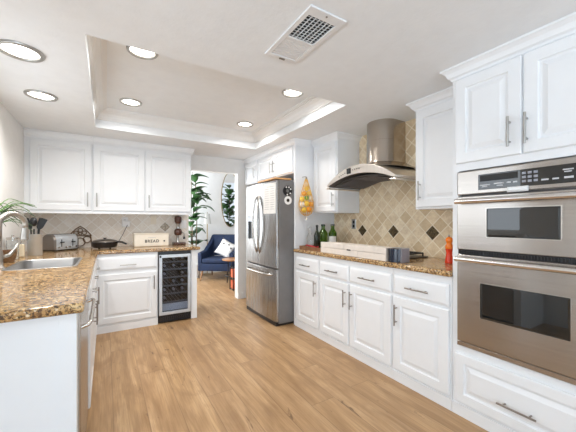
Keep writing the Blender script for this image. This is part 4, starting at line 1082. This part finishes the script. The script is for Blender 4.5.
b = bm_new(); lathe(b, [(0.010, 0.112), (0.010, 0.116), (0.022, 0.120), (0.022, 0.125), (0, 0.126)], (kx, ky, Z0), 16); obj('lid_knob', b, M['black'], lid, smooth=True)
b = bm_new(); hd = Vector((0.80, -0.60, 0)).normalized(); hp = Vector((kx, ky, Z0+0.066))
tube(b, [hp+hd*0.132, hp+hd*0.17+Vector((0, 0, 0.014)), hp+hd*0.22+Vector((0, 0, 0.010)), hp+hd*0.275-Vector((0, 0, 0.012))], [0.010, 0.011, 0.012, 0.010], 10); obj('handle', b, M['black'], t, smooth=True)
b = bm_new(); tube(b, [(kx+0.10, ky+0.105, Z0+0.045), (0.13, 4.33, Z0+0.05), (0.19, 4.40, Z0+0.16), (0.232, 4.415, 1.170), (0.240, 4.428, 1.19)], 0.0035, 8)
solo(obj('power_cord', b, M['dgrey'], smooth=True), 'thin dark cord rising from the skillet to the wall adapter', 'cord')

t = thing('bread_box', 'cream bread box lettered BREAD on the back counter', 'bread box', (0.51, 4.28, CT1))
bx0, bx1, byf, bhh = 0.302, 0.712, 4.190, 0.168
b = bm_new(); box(b, bx0, bx1, byf, byf+0.19, Z0, Z0+bhh-0.012); bd = obj('bin', b, M['cream'], t, bevel=0.008)
b = bm_new(); box(b, bx0-0.004, bx1+0.004, byf-0.004, byf+0.194, Z0+bhh-0.0115, Z0+bhh); obj('lid', b, M['cream'], t, bevel=0.004)
cu = bpy.data.curves.new('lettering', 'FONT'); cu.body = 'BREAD'; cu.size = 0.050; cu.align_x = 'CENTER'; cu.extrude = 0.0006; cu.space_character = 1.15
cu.offset = 0.0012
tmp = bpy.data.objects.new('lettering', cu); C.objects.link(tmp)
bpy.context.view_layer.update()
me = bpy.data.meshes.new_from_object(tmp.evaluated_get(bpy.context.evaluated_depsgraph_get()))
bpy.data.objects.remove(tmp)
b = bm_new(); b.from_mesh(me)
bmesh.ops.rotate(b, verts=b.verts, cent=(0, 0, 0), matrix=Matrix.Rotation(R(90), 3, 'X'))
bmesh.ops.translate(b, verts=b.verts, vec=(0.508, byf-0.0012, Z0+0.052)); obj('lettering', b, M['ink'], bd)
b = bm_new(); fbox(b, on_back(byf), 0.46, 0.555, Z0+0.112, Z0+0.117, 0.0004, 0.0012); obj('small_print', b, M['fade'], bd)
b = bm_new(); tube(b, [(0.655, byf-0.0004, Z0+0.068), (0.655, byf-0.010, Z0+0.068)], 0.010, 12); obj('knob', b, M['ink'], bd)

t = thing('coffee_grinder', 'dark red-brown hand coffee grinder at the doorway end of the back counter', 'coffee grinder', (0.865, 4.35, CT1))
gx, gy = 0.868, 4.36
b = bm_new(); box(b, gx-0.075, gx+0.085, gy-0.07, gy+0.07, Z0, Z0+0.030); obj('base', b, M['brown_enamel'], t, bevel=0.008)
b = bm_new(); lathe(b, [(0, 0.0305), (0.032, 0.0305), (0.020, 0.05), (0.016, 0.10), (0.022, 0.13), (0, 0.13)], (gx-0.012, gy, Z0), 16); obj('column', b, M['tin'], t, smooth=True, angle=50)
b = bm_new(); lathe(b, [(0, 0.131), (0.040, 0.131), (0.052, 0.15), (0.052, 0.19), (0.042, 0.212), (0.022, 0.222), (0, 0.222)], (gx-0.006, gy, Z0), 22); obj('grinding_drum', b, M['brown_enamel'], t, smooth=True, angle=50)
b = bm_new(); lathe(b, [(0, 0.2225), (0.022, 0.2225), (0.020, 0.26), (0.030, 0.29), (0, 0.29)], (gx-0.006, gy, Z0), 18); obj('neck', b, M['tin'], t, smooth=True, angle=50)
b = bm_new(); lathe(b, [(0, 0.2905), (0.030, 0.2905), (0.046, 0.32), (0.048, 0.372), (0.040, 0.392), (0.012, 0.400), (0, 0.402)], (gx-0.006, gy, Z0), 22); obj('hopper', b, M['brown_enamel'], t, smooth=True, angle=50)
b = bm_new(); tube(b, [(gx+0.047, gy, Z0+0.17), (gx+0.072, gy-0.01, Z0+0.165), (gx+0.075, gy-0.01, Z0+0.11)], 0.006, 8); crk = obj('crank', b, M['tin'], t, smooth=True)
b = bm_new(); tube(b, [(gx+0.075, gy-0.01, Z0+0.108), (gx+0.075, gy-0.01, Z0+0.075)], [0.012, 0.016], 10); obj('crank_grip', b, M['black'], crk)

# ------------------------------------------------------------------ ceiling lights and vent
def downlight(x, y, z, r, label, power):
    t = thing('recessed_light', label, 'ceiling light', (x, y, z), 'recessed ceiling lights')
    b = bm_new(); prof = [(r*0.74, -0.002), (r*0.80, -0.012), (r*0.96, -0.012), (r, -0.006), (r, -0.0006), (r*0.74, -0.0006)]
    rg = [[b.verts.new((x+q*math.cos(2*PI*k/32), y+q*math.sin(2*PI*k/32), z+h)) for k in range(32)] for q, h in prof]
    for i in range(len(rg)):
        for k in range(32): b.faces.new((rg[i][k], rg[i][(k+1) % 32], rg[(i+1) % len(rg)][(k+1) % 32], rg[(i+1) % len(rg)][k]))
    obj('trim_ring', b, M['pale'], t, smooth=True, angle=40)
    b = bm_new(); lathe(b, [(0, -0.0045), (r*0.5, -0.004), (r*0.735, -0.002), (r*0.735, -0.0008), (0, -0.0008)], (x, y, z), 28); obj('lens', b, M['lamp'], t, smooth=True, angle=40)
    l = bpy.data.lights.new('lamp', 'AREA'); l.shape = 'DISK'; l.size = r*1.4; l.energy = power; l.color = (1.0, 0.975, 0.945); l.spread = R(150)
    lo = bpy.data.objects.new('lamp_beam', l); C.objects.link(lo); lo.parent = t; lo.location = (0, 0, -0.016)
downlight(-0.420, 2.270, ZC, 0.112, 'recessed ceiling light over the peninsula, the one nearest the camera', 5.3)
downlight(-0.430, 2.985, ZC, 0.105, 'recessed ceiling light over the peninsula, in front of the left upper cabinet', 5.3)
downlight(0.215, 2.270, ZT, 0.100, 'recessed light at the near left of the ceiling tray', 5.8)
downlight(0.210, 3.300, ZT, 0.100, 'recessed light at the far left of the ceiling tray', 5.8)
downlight(1.450, 2.290, ZT, 0.100, 'recessed light at the near right of the ceiling tray', 5.8)
downlight(1.430, 3.330, ZT, 0.100, 'recessed light at the far right of the ceiling tray', 5.8)

t = thing('ceiling_vent', 'white ceiling air vent with a dark louvred half', 'vent', (0.897, 1.32, ZC))
b = bm_new(); vx0, vx1, vy0, vy1 = 0.790, 1.005, 1.095, 1.555
cells(b, [vx0, vx0+0.028, vx1-0.028, vx1], [vy0, vy0+0.055, 1.335, 1.350, vy1-0.035, vy1], lambda i, j: not (i == 1 and j in (1, 3)), ZC-0.010, ZC-0.0005)
fr_ = obj('vent_frame', b, M['vent'], t, bevel=0.003)
b = bm_new(); box(b, vx0+0.028, vx1-0.028, vy0+0.055, 1.335, ZC-0.0016, ZC-0.0006); obj('duct_opening', b, M['duct'], t)
b = bm_new()
for k in range(9):
    y = vy0+0.062+k*0.0202
    v = [b.verts.new(p) for p in ((vx0+0.028, y, ZC-0.009), (vx1-0.028, y, ZC-0.009), (vx1-0.028, y+0.006, ZC-0.002), (vx0+0.028, y+0.006, ZC-0.002),
                                  (vx0+0.028, y+0.0015, ZC-0.0095), (vx1-0.028, y+0.0015, ZC-0.0095), (vx1-0.028, y+0.0075, ZC-0.0025), (vx0+0.028, y+0.0075, ZC-0.0025))]
    for f in ((0,1,2,3),(7,6,5,4),(0,4,5,1),(1,5,6,2),(2,6,7,3),(3,7,4,0)): b.faces.new([v[i] for i in f])
for k in range(1, 7): box(b, vx0+0.028+k*0.0227-0.0012, vx0+0.028+k*0.0227+0.0012, vy0+0.055, 1.335, ZC-0.008, ZC-0.002)
obj('louvres', b, M['vent'], t)
b = bm_new()
box(b, vx0+0.028, vx1-0.028, 1.350, vy1-0.035, ZC-0.0040, ZC-0.0008)
for k in range(8):
    y = 1.352+k*0.0205; box(b, vx0+0.030, vx1-0.030, y, y+0.0175, ZC-0.0075, ZC-0.0041)
obj('closed_louvres', b, M['vent'], t)
b = bm_new(); tube(b, [(0.897, vy0+0.02, ZC-0.0125), (0.897, vy0+0.02, ZC-0.0102)], 0.005, 10); obj('screw', b, M['nickel'], t)
b = bm_new(); box(b, 0.880, 0.915, vy1-0.022, vy1-0.012, ZC-0.016, ZC-0.0102); obj('damper_lever', b, M['nickel'], t)

# ------------------------------------------------------------------ lounge beyond the doorway
t = thing('armchair', 'navy blue velvet armchair with tufted back in the lounge', 'armchair', (0, 0, 0))
b = bm_new(); box(b, -0.36, 0.36, -0.36, 0.30, 0.20, 0.36); obj('seat_base', b, M['blue'], t, bevel=0.02, seg=3)
b = bm_new(); box(b, -0.29, 0.29, -0.38, 0.22, 0.361, 0.46); obj('seat_cushion', b, M['blue'], t, bevel=0.035, seg=4)
b = bm_new()
nb, mb2 = 12, 10
def backpt(i, j, f):
    u = i/nb*2-1; v = j/mb2
    x = u*(0.30+0.035*v); y = 0.24+0.16*v; z = 0.462+0.47*v
    tuft = 0.012*math.cos(u*PI*3)*math.cos(v*PI*4) if f == 0 else 0
    return (x, y-0.0+tuft+(0.10 if f else 0), z-(0.03 if f else 0.0)*0)
G = [[[b.verts.new(backpt(i, j, f)) for j in range(mb2+1)] for i in range(nb+1)] for f in (0, 1)]
for f in (0, 1):
    for i in range(nb):
        for j in range(mb2): b.faces.new((G[f][i][j], G[f][i+1][j], G[f][i+1][j+1], G[f][i][j+1]))
for i in range(nb):
    for j in (0, mb2): b.faces.new((G[0][i][j], G[0][i+1][j], G[1][i+1][j], G[1][i][j]))
for j in range(mb2):
    for i in (0, nb): b.faces.new((G[0][i][j], G[0][i][j+1], G[1][i][j+1], G[1][i][j]))
bk = obj('backrest', b, M['blue'], t, smooth=True, angle=60)
for r_ in range(3):
    for q in range(3 if r_ % 2 else 4):
        u = (-0.75+q*0.5 if r_ % 2 == 0 else -0.5+q*0.5); v = 0.35+r_*0.22
        b = bm_new(); sphere(b, (u*(0.30+0.035*v), 0.24+0.16*v-0.006, 0.462+0.47*v), 0.010, 8); obj('tuft_button', b, M['blue'], bk)
for s in (-1, 1):
    b = bm_new(); x0, x1 = sorted((s*0.295, s*0.385))
    pr = [(-0.36, 0.201), (-0.36, 0.58), (-0.05, 0.61), (0.30, 0.80), (0.46, 0.93), (0.50, 0.90), (0.36, 0.201)]
    A = [b.verts.new((x0, y, z)) for y, z in pr]; B2 = [b.verts.new((x1, y, z)) for y, z in pr]
    for k in range(len(pr)): b.faces.new((A[k], A[(k+1) % len(pr)], B2[(k+1) % len(pr)], B2[k]))
    b.faces.new(A[::-1]); b.faces.new(B2); obj('armrest', b, M['blue'], t, bevel=0.02, seg=3)
    for y, dy in ((-0.30, -0.05), (0.26, 0.06)):
        b = bm_new(); tube(b, [(s*0.30, y, 0.2005), (s*0.33, y+dy, 0.0)], [0.024, 0.013], 12); obj('leg', b, M['legwood'], t, smooth=True, angle=50)
t.location = (2.16, 6.35, 0.001); t.rotation_euler = (0, 0, R(-38))
# cushion
t = thing('throw_cushion', 'white patterned throw cushion leaning on the navy armchair', 'cushion', (0, 0, 0))
b = bm_new(); n = 10
def cp(i, j, s):
    u, v = i/n*2-1, j/n*2-1; k = (1-u**4)*(1-v**4)
    return (0.185*u*(1-0.08*(1-v*v)), s*0.055*k**0.6, 0.185+0.185*v*(1-0.08*(1-u*u)))
V = {}
for s in (-1, 1):
    for i in range(n+1):
        for j in range(n+1):
            key = (i, j, 0 if i in (0, n) or j in (0, n) else s)
            if key not in V: V[key] = b.verts.new(cp(i, j, s))
    for i in range(n):
        for j in range(n):
            b.faces.new([V[(a, c, 0 if a in (0, n) or c in (0, n) else s)] for a, c in ((i, j), (i+1, j), (i+1, j+1), (i, j+1))])
cs = obj('cushion_cover', b, M['cushion'], t, smooth=True)
for k, (u, v) in enumerate(((-0.09, 0.26), (0.02, 0.29), (0.10, 0.24))):
    b = bm_new(); sphere(b, (u, -0.045, v), 0.026, 10, (1, 0.35, 0.7)); obj('dark_motif', b, M['dgrey'], cs)
t.location = (2.16, 6.34, 0.478); t.rotation_euler = (R(-20), R(28), R(-38))
# side table
t = thing('side_table', 'small round brown side table beside the navy armchair', 'table', (2.16, 5.60, 0))
sx_, sy_ = 2.165, 5.60
b = bm_new(); lathe(b, [(0, 0.475), (0.222, 0.475), (0.230, 0.482), (0.230, 0.494), (0.224, 0.50), (0, 0.50)], (sx_, sy_, 0), 36); obj('tabletop', b, M['tabletop'], t, smooth=True, angle=40)
for k in range(3):
    an = PI/2+k*2*PI/3+0.4; b = bm_new(); tube(b, [(sx_+0.15*math.cos(an), sy_+0.15*math.sin(an), 0.4748), (sx_+0.19*math.cos(an), sy_+0.19*math.sin(an), 0.0)], 0.010, 8); obj('leg', b, M['black'], t, smooth=True, angle=50)
b = bm_new(); tube(b, [(sx_+0.175*math.cos(2*PI*k/24), sy_+0.175*math.sin(2*PI*k/24), 0.17) for k in range(25)], 0.007, 6, False); obj('ring_brace', b, M['black'], t, smooth=True)
t = thing('magazine_rack', 'orange-red paper stack in a dark rack by the doorway post', 'rack', (2.02, 5.05, 0))
b = bm_new(); rx, ry = 2.035, 5.12
for x in (rx-0.10, rx+0.10):
    for y in (ry-0.08, ry+0.08): tube(b, [(x, y, 0), (x, y, 0.42)], 0.008, 6)
for z in (0.02, 0.22, 0.41): tube(b, [(rx-0.10, ry-0.08, z), (rx+0.10, ry-0.08, z), (rx+0.10, ry+0.08, z), (rx-0.10, ry+0.08, z), (rx-0.10, ry-0.08, z)], 0.006, 6, False)
obj('rack_frame', b, M['black'], t)
for k in range(2):
    b = bm_new(); box(b, rx-0.088, rx+0.088, ry-0.07, ry+0.07, 0.028+k*0.2, 0.17+k*0.2); obj('paper_stack', b, M['terracotta'], t)
# floor lamp against the far wall
t = thing('floor_lamp', 'slim floor lamp with a pale shade behind the armchair', 'lamp', (2.02, 6.97, 0))
lx, ly = 2.035, 6.97
b = bm_new(); lathe(b, [(0, 0), (0.13, 0), (0.13, 0.012), (0.02, 0.025), (0, 0.025)], (lx, ly, 0.0005), 24); obj('lamp_base', b, M['brass'], t, smooth=True, angle=40)
b = bm_new(); tube(b, [(lx, ly, 0.026), (lx, ly, 1.22)], 0.010, 10); obj('lamp_pole', b, M['brass'], t, smooth=True, angle=50)
b = bm_new(); lathe(b, [(0.085, 1.18), (0.055, 1.42), (0.052, 1.42), (0.082, 1.18)], (lx, ly, 0), 24, True); obj('lamp_shade', b, M['shade'], t, smooth=True, angle=50)
b = bm_new(); lathe(b, [(0, 1.221), (0.02, 1.221), (0.028, 1.27), (0.02, 1.31), (0, 1.32)], (lx, ly, 0), 14); obj('bulb', b, M['pot'], t, smooth=True)
b = bm_new(); tube(b, [(lx, ly, 1.32), (lx, ly, 1.46)], 0.006, 8); obj('finial', b, M['brass'], t, smooth=True, angle=50)
# oval mirror
t = thing('oval_mirror', 'tall oval mirror with a thin dark frame on the lounge wall', 'mirror', (2.66, 7.14, 1.1))
mx_, mz_, ra, rb = 2.665, 1.785, 0.225, 0.675
def ell(b, ka, y, n=48): return [b.verts.new((mx_+(ra+ka)*math.cos(2*PI*k/n), y, mz_+(rb+ka)*math.sin(2*PI*k/n))) for k in range(n)]
b = bm_new(); q = [ell(b, 0, 7.128), ell(b, 0, 7.148)]
for k in range(48): b.faces.new((q[0][k], q[0][(k+1) % 48], q[1][(k+1) % 48], q[1][k]))
b.faces.new(q[0]); b.faces.new(q[1][::-1]); obj('mirror_glass', b, M['mirror'], t)
b = bm_new(); q = [ell(b, 0.0005, 7.120), ell(b, 0.014, 7.120), ell(b, 0.014, 7.149), ell(b, 0.0005, 7.149)]
for i in range(4):
    for k in range(48): b.faces.new((q[i][k], q[i][(k+1) % 48], q[(i+1) % 4][(k+1) % 48], q[(i+1) % 4][k]))
obj('mirror_frame', b, M['brass'], t)
# fiddle leaf figs
def fig(x, y, h, label, seed, nl, spread, lean=(0, 0), clip=None):
    rn = random.Random(seed)
    t = thing('fiddle_leaf_fig', label, 'plant', (x, y, 0), 'fiddle leaf figs in the lounge')
    b = bm_new(); lathe(b, [(0, 0), (0.13, 0), (0.16, 0.28), (0.165, 0.30), (0.145, 0.30), (0.14, 0.26), (0, 0.255)], (x, y, 0.001), 28); obj('plant_pot', b, M['pot'], t, smooth=True, angle=50)
    b = bm_new(); stems = []
    for k in range(3):
        an = rn.uniform(0, 2*PI); pts = [Vector((x+0.03*math.cos(an), y+0.03*math.sin(an), 0.25))]
        for s in range(1, 8): pts.append(Vector((x+lean[0]*s/7+(0.03+0.012*s)*math.cos(an+s*0.2), y+lean[1]*s/7+(0.03+0.012*s)*math.sin(an+s*0.2), 0.25+(h-0.35)*s/7*(1-0.06*k))))
        tube(b, pts, [0.014-0.0012*s for s in range(8)], 7); stems.append(pts)
    obj('trunk', b, M['bark'], t, smooth=True, angle=60)
    b = bm_new()
    for k in range(nl):
        st = stems[k % 3]; f = 0.22+0.78*rn.random(); i = min(6, int(f*7)); p = st[i].lerp(st[i+1], f*7-i if i < 7 else 0)
        an = rn.uniform(0, 2*PI); ln = rn.uniform(0.26, 0.38); up = rn.uniform(-0.25, 0.75); wd = ln*rn.uniform(0.44, 0.54)
        if p.y+0.66*math.sin(an) > 6.98: an = -an
        if p.z < 1.05 and math.cos(an) > -0.2 and x < 2: an = PI-an*0.4
        d = Vector((math.cos(an), math.sin(an), up)).normalized(); sd = d.cross(Vector((0, 0, 1))).normalized(); nm = sd.cross(d)
        base = p+d*spread*rn.uniform(0.15, 0.5)
        rows = []
        for q in range(9):
            g = q/8; wq = wd*(math.sin(PI*min(1, g**0.75))**0.7*0.62*(0.75+0.6*g) if 0 < g < 1 else 0.02)
            c = base+d*ln*g+nm*(0.10*ln*math.sin(PI*g)-0.25*ln*g*g)
            rows.append([b.verts.new(c-sd*wq+nm*wq*0.22), b.verts.new(c), b.verts.new(c+sd*wq+nm*wq*0.22)])
        for A, B3 in zip(rows, rows[1:]):
            for q in range(2): b.faces.new((A[q], A[q+1], B3[q+1], B3[q]))
        tube(b, [p, base], 0.004, 5)
    o = obj('leaves', b, M['leaf'], t, smooth=True)
    sm = o.modifiers.new('thickness', 'SOLIDIFY'); sm.thickness = 0.0025
fig(1.66, 6.72, 2.42, 'tall fiddle leaf fig left of the navy armchair', 11, 52, 0.10)
fig(2.98, 5.95, 2.30, 'added fiddle leaf fig seen only in the oval mirror', 23, 70, 0.14)  # added out of direct view to give the mirror leaves to reflect
